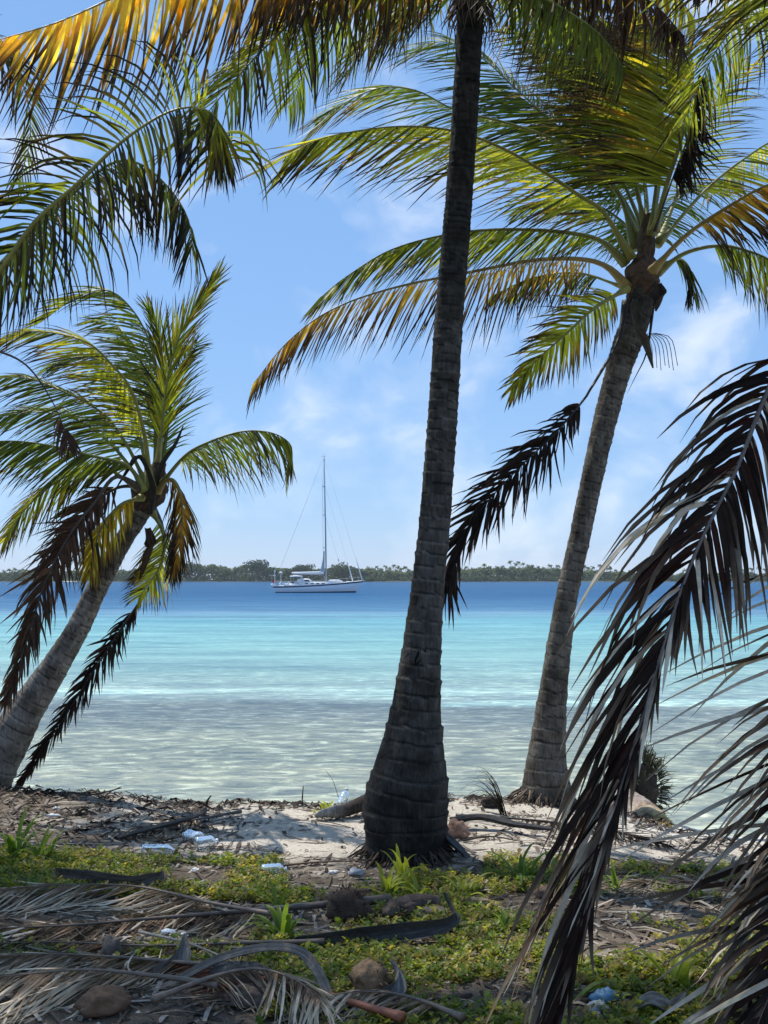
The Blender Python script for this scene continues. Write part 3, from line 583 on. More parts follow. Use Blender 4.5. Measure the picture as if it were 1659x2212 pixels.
frond(pl, [(302, 1055, 8.7), (250, 1030, 8.5), (205, 1085, 8.4), (145, 1165, 8.3), (95, 1265, 8.2), (58, 1385, 8.1), (12, 1512, 8.05)], BROWN, [(-0.8, -0.3, 0.2), (0.5, -0.2, -0.8)], 0.34, 54, 0.2, (48, 14), 0.45, (-0.08, 0, 0), 0.026, seed=42, jit=0.14)
frond(pl, [(310, 1050, 8.9), (250, 1055, 8.8), (190, 1100, 8.7), (140, 1170, 8.65), (105, 1240, 8.6)], BROWN, [(-0.8, -0.3, -0.3), (0.4, 0.2, -0.9)], 0.30, 40, 0.2, (60, 25), 0.7, (-0.06, 0, 0), 0.024, seed=43, jit=0.2)
frond(pl, [(325, 1090, 9.1), (352, 1150, 9.05), (345, 1230, 9.1), (312, 1285, 9.2), (268, 1350, 9.25), (208, 1440, 9.3), (132, 1560, 9.3), (42, 1690, 9.3)], BLACK, [(-0.8, 0.2, 0.3), (0.5, -0.2, -0.8)], 0.24, 56, 0.36, (42, 14), 0.45, (-0.05, 0, 0), 0.026, seed=44, jit=0.15)
frond(pl, [(300, 1058, 8.9), (215, 1005, 8.8), (140, 1030, 8.7), (62, 1092, 8.6), (5, 1172, 8.55)], LIME, [(0.2, -0.4, -0.9), (-0.6, 0.5, 0)], 0.40, 54, 0.2, (52, 20), 0.4, (-0.12, 0, 0), 0.02, seed=45)
frond(pl, [(325, 1050, 9.1), (290, 900, 9.3), (240, 800, 9.4), (180, 770, 9.5), (100, 790, 9.5)], DEEP, [(-0.7, -0.3, -0.6), (-0.3, 0.7, 0.5)], 0.44, 54, 0.2, (62, 25), 0.35, W3, 0.022, seed=46)
frond(pl, [(335, 1050, 9.2), (335, 900, 9.4), (310, 790, 9.5), (262, 715, 9.6), (200, 690, 9.6)], GREEN, [(-0.9, -0.2, -0.3), (-0.3, 0.7, 0.5)], 0.44, 54, 0.2, (66, 28), 0.3, W3, 0.022, seed=47)
frond(pl, [(315, 1055, 9.1), (240, 960, 9.2), (160, 905, 9.3), (70, 890, 9.3), (-20, 905, 9.3)], DEEP, [(-0.2, -0.4, -0.9), (-0.3, 0.7, 0.5)], 0.44, 54, 0.2, (62, 25), 0.4, W3, 0.022, seed=48)
trough([P(338, 1050, 8.85), P(352, 1000, 8.8), P(378, 960, 8.8), P(395, 920, 8.8)], 0.05, 0.025, (0.06, 0.055, 0.04), 'dry_spathe', pl)
trough([P(326, 1110, 8.8), P(330, 1060, 8.72), P(318, 1010, 8.7), P(300, 985, 8.7), P(282, 1005, 8.65), P(252, 1052, 8.6)], 0.06, 0.03, (0.05, 0.043, 0.035), 'dry_spathe', pl)
trough([P(318, 1140, 8.9), P(325, 1175, 8.85), P(315, 1210, 8.85), P(300, 1255, 8.85)], 0.10, 0.04, (0.10, 0.06, 0.04), 'dry_spathe', pl, tip=0.05)

# ---- palm just outside the left edge, its fronds reaching in
Y4 = 6.0
bx = P(-330, 1700, Y4).x; bp = V((bx, Y4, gh(bx, Y4)))
pn = empty('palm_tree', bp, 'near coconut palm beyond the left edge with broad drooping fronds reaching into view', 'palm tree', 'coconut palms')
def pix(p):
    d = p - CAM; z = d.dot(FW); return (CX + F * d.x / z, CY - F * d.dot(UP) / z, p.y)
b4 = pix(bp); 
trunk(pn, [(b4[0], b4[1] + 25, Y4, 170), (b4[0] + 5, b4[1] - 60, Y4, 150), (b4[0] + 20, 1500, Y4, 110), (-280, 1200, Y4, 90), (-240, 900, Y4, 80), (-220, 780, Y4, 80)], 21, 0.1, 0.05, (0.24, 0.215, 0.185), lambda u, q: 1.0)
sheath(pn, P(-215, 770, Y4), (0.2, 0, 1), 0.16, 0.5, 9)
frond(pn, [(-190, 790, 6.0), (-90, 700, 5.8), (0, 588, 5.6), (75, 482, 5.5), (165, 400, 5.4), (240, 326, 5.35), (310, 272, 5.3), (375, 238, 5.3), (435, 234, 5.3), (478, 275, 5.3), (500, 345, 5.3)], DARK,
      [(-0.75, -0.3, 0.5), (0.6, -0.2, -0.8)], 0.50, 66, 0.30, (142, 70), (0.8, 1.1), (-0.20, 0, 0), 0.022, 0.036, True, seed=51, prof=lambda u: (0.7 + 0.3 * min(1, u / 0.2)) * (1 - 0.25 * u), jit=0.16)
frond(pn, [(-180, 780, 6.1), (-60, 640, 6.0), (60, 510, 5.9), (150, 425, 5.85), (240, 353, 5.8), (300, 353, 5.8), (352, 392, 5.8), (396, 450, 5.8), (414, 505, 5.8), (410, 560, 5.8)], DARK,
      [(-0.3, -0.4, -0.7), (0.3, 0.4, -0.8)], 0.50, 60, 0.30, (92, 26), 1.3, (-0.20, 0, 0), 0.020, 0.03, True, seed=52, jit=0.16)
frond(pn, [(420, 236, 5.28), (448, 240, 5.26), (470, 262, 5.25), (478, 320, 5.25)], LIME, [(-0.5, -0.4, -0.7), (0.4, -0.2, -0.8)], 0.38, 26, 0.02, (40, 14), 0.7, (0, 0, 0), 0.022, 0.012, seed=53)
frond(pn, [(-230, 760, 6.1), (-260, 400, 6.3), (-180, 160, 6.4), (-60, 60, 6.4), (20, 110, 6.4), (62, 230, 6.4), (62, 320, 6.4), (40, 390, 6.4)], dict(GREEN, rach=(0.35, 0.20, 0.12), t0=0.35), [(-0.7, -0.3, -0.5), (0.7, 0.2, -0.5)], 0.40, 62, 0.3, (46, 22), 0.5, (-0.05, 0, 0), 0.016, seed=54)
frond(pn, [(-200, 780, 5.9), (-90, 740, 5.7), (0, 760, 5.6), (60, 792, 5.6), (110, 862, 5.6), (140, 930, 5.6), (152, 975, 5.6)], BROWN, [(-0.5, 0, -0.8), (0.4, 0, -0.9)], 0.14, 10, 0.86, (50, 30), 0.9, (0, 0, 0), 0.018, 0.02, seed=55)
t4 = P(-215, 745, Y4)
for a, st in ((150, DEEP), (200, LIME)):
    d = V((math.cos(R(a)), math.sin(R(a)), 0)); k = 0.55 if -70 < a < 30 else 1.0
    frond(pn, [t4, t4 + d * 0.4 + V((0, 0, 0.8)), t4 + d * 1.1 * k + V((0, 0, 1.35)), t4 + d * 1.9 * k + V((0, 0, 1.2)), t4 + d * 2.5 * k + V((0, 0, 0.5))] if k == 1 else
          [t4, t4 + d * 0.25 + V((0, 0, 0.9)), t4 + d * 0.5 + V((0, 0, 1.9)), t4 + d * 0.5 + V((0, 0, 2.7)), t4 + d * 0.3 + V((0, 0, 3.3))], st, None, 0.65, 54, 0.2, (64, 30), 0.6, (-0.2, 0, 0), 0.024, seed=60 + a)

# ---- palm just outside the right edge, with dead fronds hanging into view
Y5 = 5.3
bp = V((2.75, Y5, gh(2.75, Y5)))
pd = empty('palm_tree', bp, 'near coconut palm beyond the right edge with long dead fronds hanging down', 'palm tree', 'coconut palms')
b5 = pix(bp)
trunk(pd, [(b5[0], b5[1] + 25, Y5, 175), (b5[0], b5[1] - 60, Y5, 150), (2060, 1500, Y5, 112), (2035, 1100, Y5, 95), (2010, 700, Y5, 88), (1995, 400, Y5, 85)], 34, 0.1, 0.05, (0.24, 0.215, 0.185), lambda u, q: 1.0)
sheath(pd, P(1992, 390, Y5), (0, 0, 1), 0.17, 0.6, 12)
BONE = dict(base=(0.17, 0.11, 0.07), tip=(0.52, 0.43, 0.32), end=(0.60, 0.51, 0.39), t0=0.18, m=M_DEAD, rach=(0.1, 0.1, 0.1))  # pale leaflets mixed into other styles; they also paint in sun highlights
DUN = dict(alt=(0.20, BONE), base=(0.022, 0.013, 0.009), tip=(0.045, 0.026, 0.017), end=(0.16, 0.115, 0.08), t0=0.55, m=M_DEAD, rach=(0.16, 0.13, 0.11))
PALE = dict(alt=(0.35, DUN), base=(0.09, 0.055, 0.04), tip=(0.36, 0.30, 0.245), end=(0.44, 0.38, 0.31), t0=0.22, m=M_DEAD, rach=(0.16, 0.10, 0.07))
frond(pd, [(1960, 400, 5.25), (1850, 500, 5.15), (1735, 690, 5.0), (1655, 850, 4.85), (1592, 1010, 4.72), (1522, 1150, 4.6), (1462, 1300, 4.5), (1384, 1560, 4.3), (1295, 1850, 4.12), (1222, 2120, 3.98), (1185, 2255, 3.92)], DUN,
      [(-0.95, -0.25, 0.25), (0.8, -0.5, -0.3)], 0.76, 92, 0.28, (46, 8), (0.70, 1.7), (-0.02, 0, 0), 0.030, 0.024, True, seed=71, jit=0.10, miss=0.10, rowk=(1, 0.72), prof=lambda u: (0.62 + 0.38 * min(1, u / 0.25)) * (1 - 0.10 * u))
frond(pd, [(1960, 430, 5.3), (1930, 800, 5.1), (1860, 1300, 4.9), (1790, 1650, 4.7), (1730, 1850, 4.55), (1660, 2050, 4.35), (1580, 2260, 4.1)], PALE,
      [(-0.95, -0.35, 0.12), (0.5, -0.3, -0.8)], 0.95, 34, 0.40, (72, 34), 0.36, (-0.10, 0, 0), 0.027, 0.024, True, seed=72, jit=0.12, miss=0.12)
frond(pd, [(1970, 440, 5.2), (1900, 900, 4.9), (1850, 1450, 4.6), (1790, 1800, 4.4), (1700, 2050, 4.15), (1610, 2280, 3.95)], DUN,
      [(-0.95, -0.3, -0.05), (0.4, -0.4, -0.8)], 0.66, 56, 0.50, (62, 24), 0.55, (-0.03, 0, 0), 0.030, 0.024, seed=73, jit=0.14)
frond(pd, [(1980, 370, 5.2), (1900, 80, 5.0), (1790, -90, 4.9), (1660, -90, 4.8), (1560, -60, 4.75), (1500, -30, 4.7)], BLACK, [(-0.2, -0.5, -0.85), (0.1, 0.4, -0.9)], 0.30, 32, 0.2, (55, 25), 0.6, (0.02, 0, 0), 0.026, seed=74)
frond(pd, [(1980, 370, 5.3), (1880, 380, 5.3), (1840, 480, 5.2), (1790, 700, 5.1), (1765, 900, 5.0), (1745, 1060, 4.95)], DUN, [(-0.4, -0.4, -0.9), (0.5, 0, -0.9)], 0.40, 34, 0.2, (45, 12), 0.9, (-0.02, 0, 0), 0.019, seed=75, jit=0.14)
t5 = P(1992, 360, Y5)
for a, st in ((-170, GREEN), (-150, DEEP), (170, LIME), (100, GREEN), (50, DEEP), (0, GREEN), (-50, GREEN), (-100, LIME), (-125, GREEN)):
    d = V((math.cos(R(a)), math.sin(R(a)), 0))
    frond(pd, [t5, t5 + d * 0.5 + V((0, 0, 0.9)), t5 + d * 1.2 + V((0, 0, 1.5)), t5 + d * 2.0 + V((0, 0, 1.6)), t5 + d * 2.7 + V((0, 0, 1.25))], st, None, 0.7, 56, 0.16, (66, 30), 0.6, (-0.2, 0, 0), 0.026, seed=80 + a)
# ---- two unseen tall palms added beyond the left edge to shade the bank
for (bx, by, hz, lab) in ((-5.0, 7.3, 7.6, 'unseen tall coconut palm added beyond the left edge, the nearer of two shading the bank'), (-5.2, 9.0, 8.6, 'unseen tall coconut palm added beyond the left edge, the farther of two shading the bank')):
    bp = V((bx, by, gh(bx, by))); q0 = pix(bp)
    pt = empty('palm_tree', bp, lab, 'palm tree', 'coconut palms'); tp = V((bx + 0.35, by, hz)); q1 = pix(tp)
    trunk(pt, [(q0[0], q0[1] + 25, by, 130), (q0[0], q0[1] - 60, by, 110), (q0[0] * .7 + q1[0] * .3, q0[1] * .7 + q1[1] * .3, by, 80), (q1[0] - 30, q0[1] * .3 + q1[1] * .7, by, 68), (q1[0], q1[1], by, 64)], 40, 0.1, 0.05, (0.24, 0.215, 0.185), lambda u, q: 1.0, 16)
    sheath(pt, tp, (0.1, 0, 1), 0.16, 0.5, 12)
    for k in range(7 if by < 8 else 11):
        a = k * 2.399; up_ = 0.6 + 0.8 * ((k * 7) % 11) / 11; d = V((math.cos(a), math.sin(a), 0)); z = V((0, 0, 1))
        frond(pt, [tp, tp + d * 0.6 + z * (up_ * .7), tp + d * 1.4 + z * up_, tp + d * 2.3 + z * (up_ * .85), tp + d * 3.0 + z * (up_ * .5)], (GREEN, DEEP, LIME)[k % 3], None, 0.8, 26, 0.16, (66, 30), 0.5, (-0.2, 0, 0), 0.045, seed=200 + k)
#PART2
# ------------------------------------------------------------ far island
YI = 900.0
def island():
    m, nt, out = mat('island_soil')
    b = N(nt, 'ShaderNodeBsdfPrincipled'); p = pos(nt)
    L(nt, mix_c(nt, ramp(nt, noise_n(nt, p, 0.03, 3.0), [(0.58, (0,) * 3), (0.66, (1,) * 3)]), (0.05, 0.06, 0.03), (0.45, 0.42, 0.36)), b.inputs['Base Color'])
    b.inputs['Roughness'].default_value = 0.95; L(nt, b.outputs[0], out.inputs[0])
    def h(x, y):
        e = min(1, max(0, (y - YI + 4 + 6 * noise.noise((x * 0.02, 0, 0))) / 14)); return -0.6 + 1.7 * e
    grid_obj('island', steps((-1300, -420, 60), (-420, 420, 12), (420, 1300, 60)), steps((YI - 12, YI + 20, 4), (YI + 20, YI + 160, 35)), h, m)
island()
PROF = [(-400, 1236), (0, 1234), (60, 1230), (130, 1233), (200, 1229), (300, 1226), (360, 1222), (400, 1216), (440, 1217), (500, 1222), (530, 1217), (556, 1213), (585, 1222), (630, 1226), (655, 1222),
        (690, 1227), (725, 1220), (760, 1222), (810, 1230), (880, 1231), (1000, 1228), (1080, 1223), (1180, 1224), (1260, 1228), (1330, 1232), (1400, 1236), (1600, 1235), (2100, 1240)]
def prof(x): return float(np.interp(x, [a for a, b in PROF], [b for a, b in PROF]))
M_WOODS = col_mat('far_foliage', 0.8, 0.25, 0.15, 0.6, 0.45)
def leaf_cloud(mb, c, rx, rz, n, size, colr, rng, ry=None):
    ry = ry or rx
    for _ in range(n):
        u, t = rng.uniform(-0.55, 1), rng.uniform(0, 2 * math.pi); k = math.sqrt(max(0, 1 - u * u)); r = rng.uniform(0.72, 1.05)
        d = V((k * math.cos(t) * rx, k * math.sin(t) * ry, u * rz)) * r; p = c + d
        nn = (V((d.x / rx, d.y / ry, d.z / rz)) + V((rng.gauss(0, .5), rng.gauss(0, .5), rng.gauss(0, .5)))).normalized()
        a = nn.orthogonal().normalized(); b = nn.cross(a); s = size * rng.uniform(0.6, 1.4); th = rng.uniform(0, 6.3)
        a, b = a * math.cos(th) + b * math.sin(th), b * math.cos(th) - a * math.sin(th)
        mb.add([p - a * s, p - b * s * 0.6, p + a * s, p + b * s * 0.6], [(0, 1, 2, 3)], mul3(colr, rng.uniform(0.6, 1.35)))
rng = random.Random(5); mb = MB()
K = YI / F
for i in range(430):
    x = rng.uniform(-420, 2080); top = prof(x) + rng.uniform(0, 9); H = (1257 - top) * K; left = x < 870
    dep = YI + 14 + rng.uniform(0, 26); px = (x - CX) / F * dep
    r = H * rng.uniform(0.28, 0.45)
    cc = rng.choice([(0.075, 0.115, 0.040), (0.095, 0.13, 0.048), (0.060, 0.095, 0.035), (0.13, 0.15, 0.055)])
    leaf_cloud(mb, V((px, dep, H - r * 0.75)), r * 1.25, r * 0.8, 70, 1.0, cc, rng)
    if i % 2 == 0:   # shrubs along the water's edge
        x = rng.uniform(-420, 2080); leaf_cloud(mb, V(((x - CX) / F * (YI + 8), YI + 8, 1.6)), 4.2, rng.uniform(2.0, 4.2), 50, 0.8, (0.09, 0.125, 0.045), rng)
for i in range(42000):
    x = rng.uniform(-420, 2080); dep = YI + 6 + 12 * rng.random(); H = (1257 - prof(x) - 5 - 6 * noise.noise((x * 0.06, 0, 3))) * K; zt = H * rng.random()
    p = V(((x - CX) / F * dep, dep + zt * .6, zt + .3)); s_ = rng.uniform(.8, 1.7); a = V((rng.gauss(0, .6), -rng.random(), rng.gauss(0.9, .4))).normalized(); b = a.orthogonal().normalized(); c_ = a.cross(b)
    cl_ = noise.noise((x * .05, zt * .2, 8)); cc = lerp3((0.058, 0.092, 0.034), (0.13, 0.155, 0.055), min(1, max(0, .5 + cl_)))
    mb.add([p - b * s_, p - c_ * s_ * .7, p + b * s_, p + c_ * s_ * .7], [(0, 1, 2, 3)], mul3(cc, rng.uniform(.7, 1.3)))
w = mb.build('island_woodland', M_WOODS, smooth=False); tag(w, 'low green woodland covering the far island across the water', 'woodland', kind='stuff')
def far_palm(x, y, dep, base=None):
    X = (x - CX) / F * dep; H = CAMZ - (y - HZ) / F * dep
    e = empty('far_palm_tree', (X, dep, 0.9), 'tiny palm on the far island ' + ('at its left end, beside the left palm' if x < 400 else 'between the yacht bow and the middle trunk' if x < 950 else 'between the middle trunk and the right leaning trunk' if x < 1215 else 'just right of the right leaning trunk' if x < 1400 else 'behind the hanging dead frond at right'), 'palm tree', 'palms on the far island')
    r = random.Random(int(x * 7 + y)); lean = r.uniform(-0.9, 0.9)
    t = MB(); t.tube(spline([V((X - lean, dep, 0.9)), V((X - lean * .5, dep, H * .55)), V((X, dep, H - 1.4))], 8)[0], [0.34] + [0.22] * 7, (0.16, 0.14, 0.11), 6); t.build('trunk', M_BARK, e)
    f = MB(); c = V((X, dep, H - 1.4)); g = r.uniform(0.75, 1.3)
    for k in range(17):
        a = r.uniform(0, 6.28); el = r.uniform(-0.5, 1.1); d = V((math.cos(a) * math.cos(el), math.sin(a) * math.cos(el), math.sin(el))); ln = r.uniform(2.0, 2.9)
        pts = [c, c + d * ln * .5 + V((0, 0, .2)), c + d * ln * .85 + V((-.25, 0, -.35)), c + d * ln + V((-.5, 0, -1.2))]
        sd_ = d.cross(V((0, 0, 1))).normalized() * 0.28; vs = []
        for q, kk in zip(pts, (.3, 1.3, 1.1, .2)): vs += [q - sd_ * kk - V((0, 0, .35 * kk)), q + sd_ * kk * .2 + V((0, 0, .05)), q + sd_ * kk - V((0, 0, .35 * kk))]
        fs = []
        for i in range(3): fs += [(3 * i, 3 * i + 1, 3 * i + 4, 3 * i + 3), (3 * i + 1, 3 * i + 2, 3 * i + 5, 3 * i + 4)]
        f.add(vs, fs, mul3(r.choice([(0.085, 0.12, 0.04), (0.13, 0.15, 0.05), (0.07, 0.10, 0.038)]), g))
    f.build('crown', M_WOODS, e)
rng = random.Random(11)
spots = [(x, y) for x, y in ((1103, 1210), (1113, 1216), (1120, 1212), (1130, 1215), (1140, 1219), (1086, 1221), (1073, 1222), (1058, 1222), (1047, 1217), (1035, 1224), (1022, 1226), (1150, 1220),
         (1162, 1222), (1175, 1224), (1188, 1219), (1205, 1219), (1262, 1219), (1270, 1224), (1280, 1223), (1295, 1219), (1302, 1220), (1310, 1224), (1318, 1222), (1250, 1226), (1330, 1230), (1361, 1231), (1240, 1222),
         (788, 1228), (796, 1224), (806, 1226), (815, 1222), (824, 1227), (833, 1221), (842, 1224), (851, 1219), (860, 1221), (868, 1226), (876, 1223), (884, 1228), (780, 1231), (838, 1230), (857, 1230), (820, 1232),
         (975, 1226), (985, 1228), (995, 1225), (1008, 1222), (1015, 1228), (10, 1231), (22, 1228), (33, 1226), (42, 1230), (52, 1228), (64, 1231), (75, 1229), (90, 1226), (104, 1230), (118, 1228), (130, 1231), (150, 1229),
         (1480, 1228), (1500, 1231), (1560, 1226), (1575, 1230), (1590, 1224), (1605, 1229), (1622, 1226), (1640, 1222), (1652, 1228))]
for x, y in spots: far_palm(x, y, YI + 12 + rng.uniform(0, 18))
def far_tree(x, ytop, wpx, label, colr, seed):
    dep = YI + 10; X = (x - CX) / F * dep; H = (1257 - ytop) * K; r = wpx * K / 2
    e = empty('broadleaf_tree', (X, dep, 0.9), label, 'tree')
    t = MB(); t.tube([V((X, dep, 0.9)), V((X + .2, dep, H * .4)), V((X, dep, H * .7))], [0.6, .45, .25], (0.12, .1, .08), 7)
    for k in (-1, 1): t.tube([V((X, dep, H * .45)), V((X + k * r * .5, dep, H * .75))], [.3, .12], (0.12, .1, .08), 5)
    t.build('trunk', M_BARK, e); f = MB(); rg = random.Random(seed)
    for k in range(9): leaf_cloud(f, V((X + rg.uniform(-.6, .6) * r, dep + rg.uniform(-.5, .5) * r, H * rg.uniform(.55, .86))), r * .5, r * .36, 90, .7, colr, rg)
    f.build('crown', M_WOODS, e)
far_tree(556, 1211, 62, 'dark rounded tree, tallest on the far island, left of the yacht', (0.030, 0.052, 0.024), 1)
far_tree(404, 1215, 60, 'broad pale green tree on the far island behind the left palm', (0.07, 0.085, 0.035), 2)
far_tree(655, 1219, 52, 'rounded tree on the far island just left of the yacht mast', (0.055, 0.078, 0.032), 3)
far_tree(735, 1218, 60, 'broad low tree on the far island just right of the yacht mast', (0.06, 0.08, 0.03), 4)

# ------------------------------------------------------------ yacht
def plain(name, c, rough=0.4, metal=0.0, nz=0.08):
    m, nt, out = mat(name); b = N(nt, 'ShaderNodeBsdfPrincipled'); p = N(nt, 'ShaderNodeTexCoord').outputs['Object']
    L(nt, mix_c(nt, noise_n(nt, p, 3.0, 4.0), mul3(c, 1 - nz), mul3(c, 1 + nz)), b.inputs['Base Color'])
    b.inputs['Roughness'].default_value = rough; b.inputs['Metallic'].default_value = metal; L(nt, b.outputs[0], out.inputs[0]); return m
M_GEL, M_NAVY, M_DECK = plain('white_gelcoat', (0.78, 0.79, 0.80), 0.25), plain('navy_paint', (0.012, 0.018, 0.05), 0.3), plain('pale_deck', (0.72, 0.70, 0.66), 0.6)
M_ALU, M_SAIL, M_GLASS, M_CANVAS = plain('grey_spar', (0.30, 0.32, 0.36), 0.4, 0.2), plain('white_sailcloth', (0.82, 0.82, 0.80), 0.8), plain('dark_window', (0.015, 0.02, 0.03), 0.1), plain('grey_canvas', (0.42, 0.43, 0.45), 0.8)
M_RED, M_WIRE = plain('red_cloth', (0.50, 0.05, 0.04), 0.8), plain('steel_wire', (0.32, 0.33, 0.35), 0.4, 0.3)
def yacht():
    o = P(587, 1280, 182.0); o.z = 0
    e = empty('sailing_yacht', o, 'white sailing yacht with navy stripe and bare mast anchored off the shore', 'yacht')
    e.rotation_euler = (0, 0, R(4)); O = V(o)
    def part(mb, name, m, parent=e, smooth=False): mb.v = [p + O for p in mb.v]; return mb.build(name, m, parent, smooth=smooth)
    Ls = 15.1
    def sheer(x): t = x / Ls; return 1.10 + 0.10 * t + 0.78 * t * t
    def beam(x): t = x / Ls; return 2.15 * (max(0.0, 1 - max(0, (t - 0.42) / 0.58) ** 2.1)) * (0.70 + 0.30 * min(1, t / 0.35))
    def ends(z):                     # raked stem and transom
        return 0.75 - 0.62 * (z + 0.3) / 1.4, 13.55 + 1.55 * max(0, (z + 0.25)) / 2.2
    def strake(zlo, zhi, off, name, m, nz=5):
        mb = MB(); nx = 40; rows = []
        for j in range(nz + 1):
            row = []
            for i in range(nx + 1):
                u = i / nx; xs = u * Ls; z = zlo(xs) + (zhi(xs) - zlo(xs)) * j / nz
                x0, x1 = ends(z); x = x0 + (x1 - x0) * u
                k = min(1, max(0.0, (z + 0.7) / 1.5)) ** 0.45
                b = beam(xs) * (0.45 + 0.55 * k) + off
                if u > 0.995: b = 0.02
                row.append((x, b, z))
            rows.append(row)
        for sgn in (-1, 1):
            vs = [V((x, sgn * b, z)) for r in rows for x, b, z in r]; fs = []
            for j in range(nz):
                for i in range(nx):
                    q = j * (nx + 1) + i; f = (q, q + 1, q + nx + 2, q + nx + 1); fs.append(f if sgn < 0 else f[::-1])
            mb.add(vs, fs, (1, 1, 1))
        vs = [V((r[0][0], s * r[0][1], r[0][2])) for r in rows for s in (-1, 1)]
        mb.add(vs, [(2 * j, 2 * j + 2, 2 * j + 3, 2 * j + 1) for j in range(nz)], (1, 1, 1))
        return part(mb, name, m, smooth=True)
    hull = strake(lambda x: -0.45, lambda x: sheer(x), 0.0, 'hull', M_GEL, 8)
    strake(lambda x: sheer(x) - 0.30, lambda x: sheer(x) - 0.08, 0.012, 'sheer_stripe', M_NAVY, 2)
    strake(lambda x: -0.45, lambda x: 0.13 + 0.12 * (x / Ls) ** 2, 0.012, 'boot_stripe', M_NAVY, 2)
    mb = MB(); nx = 40; vs = []
    for i in range(nx + 1):
        xs = i / nx * Ls; z = sheer(xs) - 0.03; x0, x1 = ends(z); x = x0 + (x1 - x0) * i / nx
        for s in (-1, 0, 1): vs.append(V((x, s * beam(xs) * 0.99, z + (0.08 if s == 0 else 0))))
    fs = []
    for i in range(nx): fs += [(3 * i, 3 * i + 3, 3 * i + 4, 3 * i + 1), (3 * i + 1, 3 * i + 4, 3 * i + 5, 3 * i + 2)]
    mb.add(vs, fs, (1, 1, 1)); part(mb, 'deck', M_DECK, smooth=True)
    def loft(secs, name, m, par=e):       # secs: x, half width, z0, z1
        mb = MB(); vs = []
        for x, b, z0, z1 in secs:
            for yy, zz in ((-b, z0), (-b * .9, z0 + (z1 - z0) * .8), (-b * .55, z1), (b * .55, z1), (b * .9, z0 + (z1 - z0) * .8), (b, z0)): vs.append(V((x, yy, zz)))
        n = len(secs); fs = [tuple(range(6))[::-1], tuple(range(6 * (n - 1), 6 * n))]
        for i in range(n - 1):
            for k in range(6): k2 = (k + 1) % 6; fs.append((6 * i + k, 6 * i + k2, 6 * i + 6 + k2, 6 * i + 6 + k))
        mb.add(vs, fs, (1, 1, 1)); return part(mb, name, m, par, True)
    loft([(2.0, 1.55, 1.0, 1.45), (4.6, 1.6, 1.1, 1.55)], 'cockpit_coaming', M_GEL)
    cab = loft([(4.5, 1.35, 1.1, 1.72), (5.4, 1.4, 1.15, 1.80), (8.5, 1.3, 1.25, 1.78), (9.6, 1.0, 1.35, 1.66), (10.2, .7, 1.4, 1.5)], 'cabin', M_GEL)
    for x in (5.4, 6.3, 7.2, 8.1):
        mb = MB(); mb.box((x, -1.372, 1.40), (x + .55, -1.335, 1.56), (1, 1, 1)); mb.box((x, 1.335, 1.40), (x + .55, 1.372, 1.56), (1, 1, 1)); part(mb, 'window', M_GLASS, cab)
    loft([(4.15, 1.15, 1.55, 2.22), (5.2, 1.15, 1.6, 2.30), (6.1, 1.1, 1.7, 2.26), (6.75, .95, 1.7, 1.85)], 'spray_hood', M_SAIL)
    mb = MB(); mb.box((5.3, -1.19, 1.82), (6.1, -1.15, 2.10), (1, 1, 1)); part(mb, 'spray_hood_window', M_GLASS)
    loft([(2.95, 1.2, 2.55, 2.74), (4.0, 1.3, 2.58, 2.84), (5.05, 1.2, 2.55, 2.74)], 'bimini', M_SAIL)
    for x in (3.0, 3.5, 4.9):
        mb = MB()
        for s in (-1, 1): mb.tube([V((x + .15, s * 1.3, 1.3)), V((x, s * 1.15, 2.6))], .03, (1, 1, 1), 6)
        part(mb, 'bimini_pole', M_WIRE)
    # mast, boom, rig
    mast = MB(); mast.tube([V((8.9, 0, 1.3)), V((8.75, 0, 10)), V((8.45, 0, 22.4))], [.17, .165, .13], (1, 1, 1), 10, flat=.75); mo = part(mast, 'mast', M_ALU, smooth=True)
    mb = MB(); mb.tube([V((8.42, 0, 22.42)), V((8.0, 0, 22.48))], .03, (1, 1, 1), 5); mb.tube([V((8.45, 0, 22.4)), V((8.75, 0, 22.5))], .03, (1, 1, 1), 5); mb.tube([V((8.45, 0, 22.3)), V((8.45, 0, 22.95))], .02, (1, 1, 1), 5); part(mb, 'masthead', M_WIRE, mo)
    sp = (7.3, 12.7, 17.4)
    for z in sp:
        for s in (-1, 1):
            mb = MB(); b = 1.35 - z * .028; mb.tube([V((8.78 - z * .012, 0, z)), V((8.45 - z * .012, s * b, z + .05))], .045, (1, 1, 1), 6); part(mb, 'spreader', M_ALU, mo)
    def wire(a, b, r=.009, name='stay', m=M_WIRE): mb = MB(); mb.tube([V(a), V(a).lerp(V(b), .5), V(b)], r, (1, 1, 1), 5); return part(mb, name, m, e)
    for s in (-1, 1):
        zs = [1.35] + list(sp) + [22.2]; pts = [V((8.6, s * 2.0, 1.4))] + [V((8.45 - z * .012, s * (1.35 - z * .028), z + .05)) for z in sp] + [V((8.45, s * .05, 22.2))]
        mb = MB(); mb.tube(pts, .013, (1, 1, 1), 5); part(mb, 'shroud', M_WIRE)
        wire((.35, s * .8, 1.3), (8.4, 0, 22.3))
    wire((14.85, 0, 2.0), (8.45, 0, 22.3)); wire((13.3, 0, 1.75), (8.68, 0, 17.4))
    mb = MB(); mb.tube([V((14.8, 0, 2.1)), V((14.2, 0, 4.1)), V((13.55, 0, 6.2))], [.10, .08, .05], (1, 1, 1), 7); part(mb, 'furled_headsail', M_SAIL, smooth=True)
    mb = MB(); mb.tube([V((13.25, 0, 1.85)), V((12.85, 0, 3.3)), V((12.5, 0, 4.6))], [.10, .085, .06], (1, 1, 1), 7); part(mb, 'furled_staysail', M_SAIL, smooth=True)
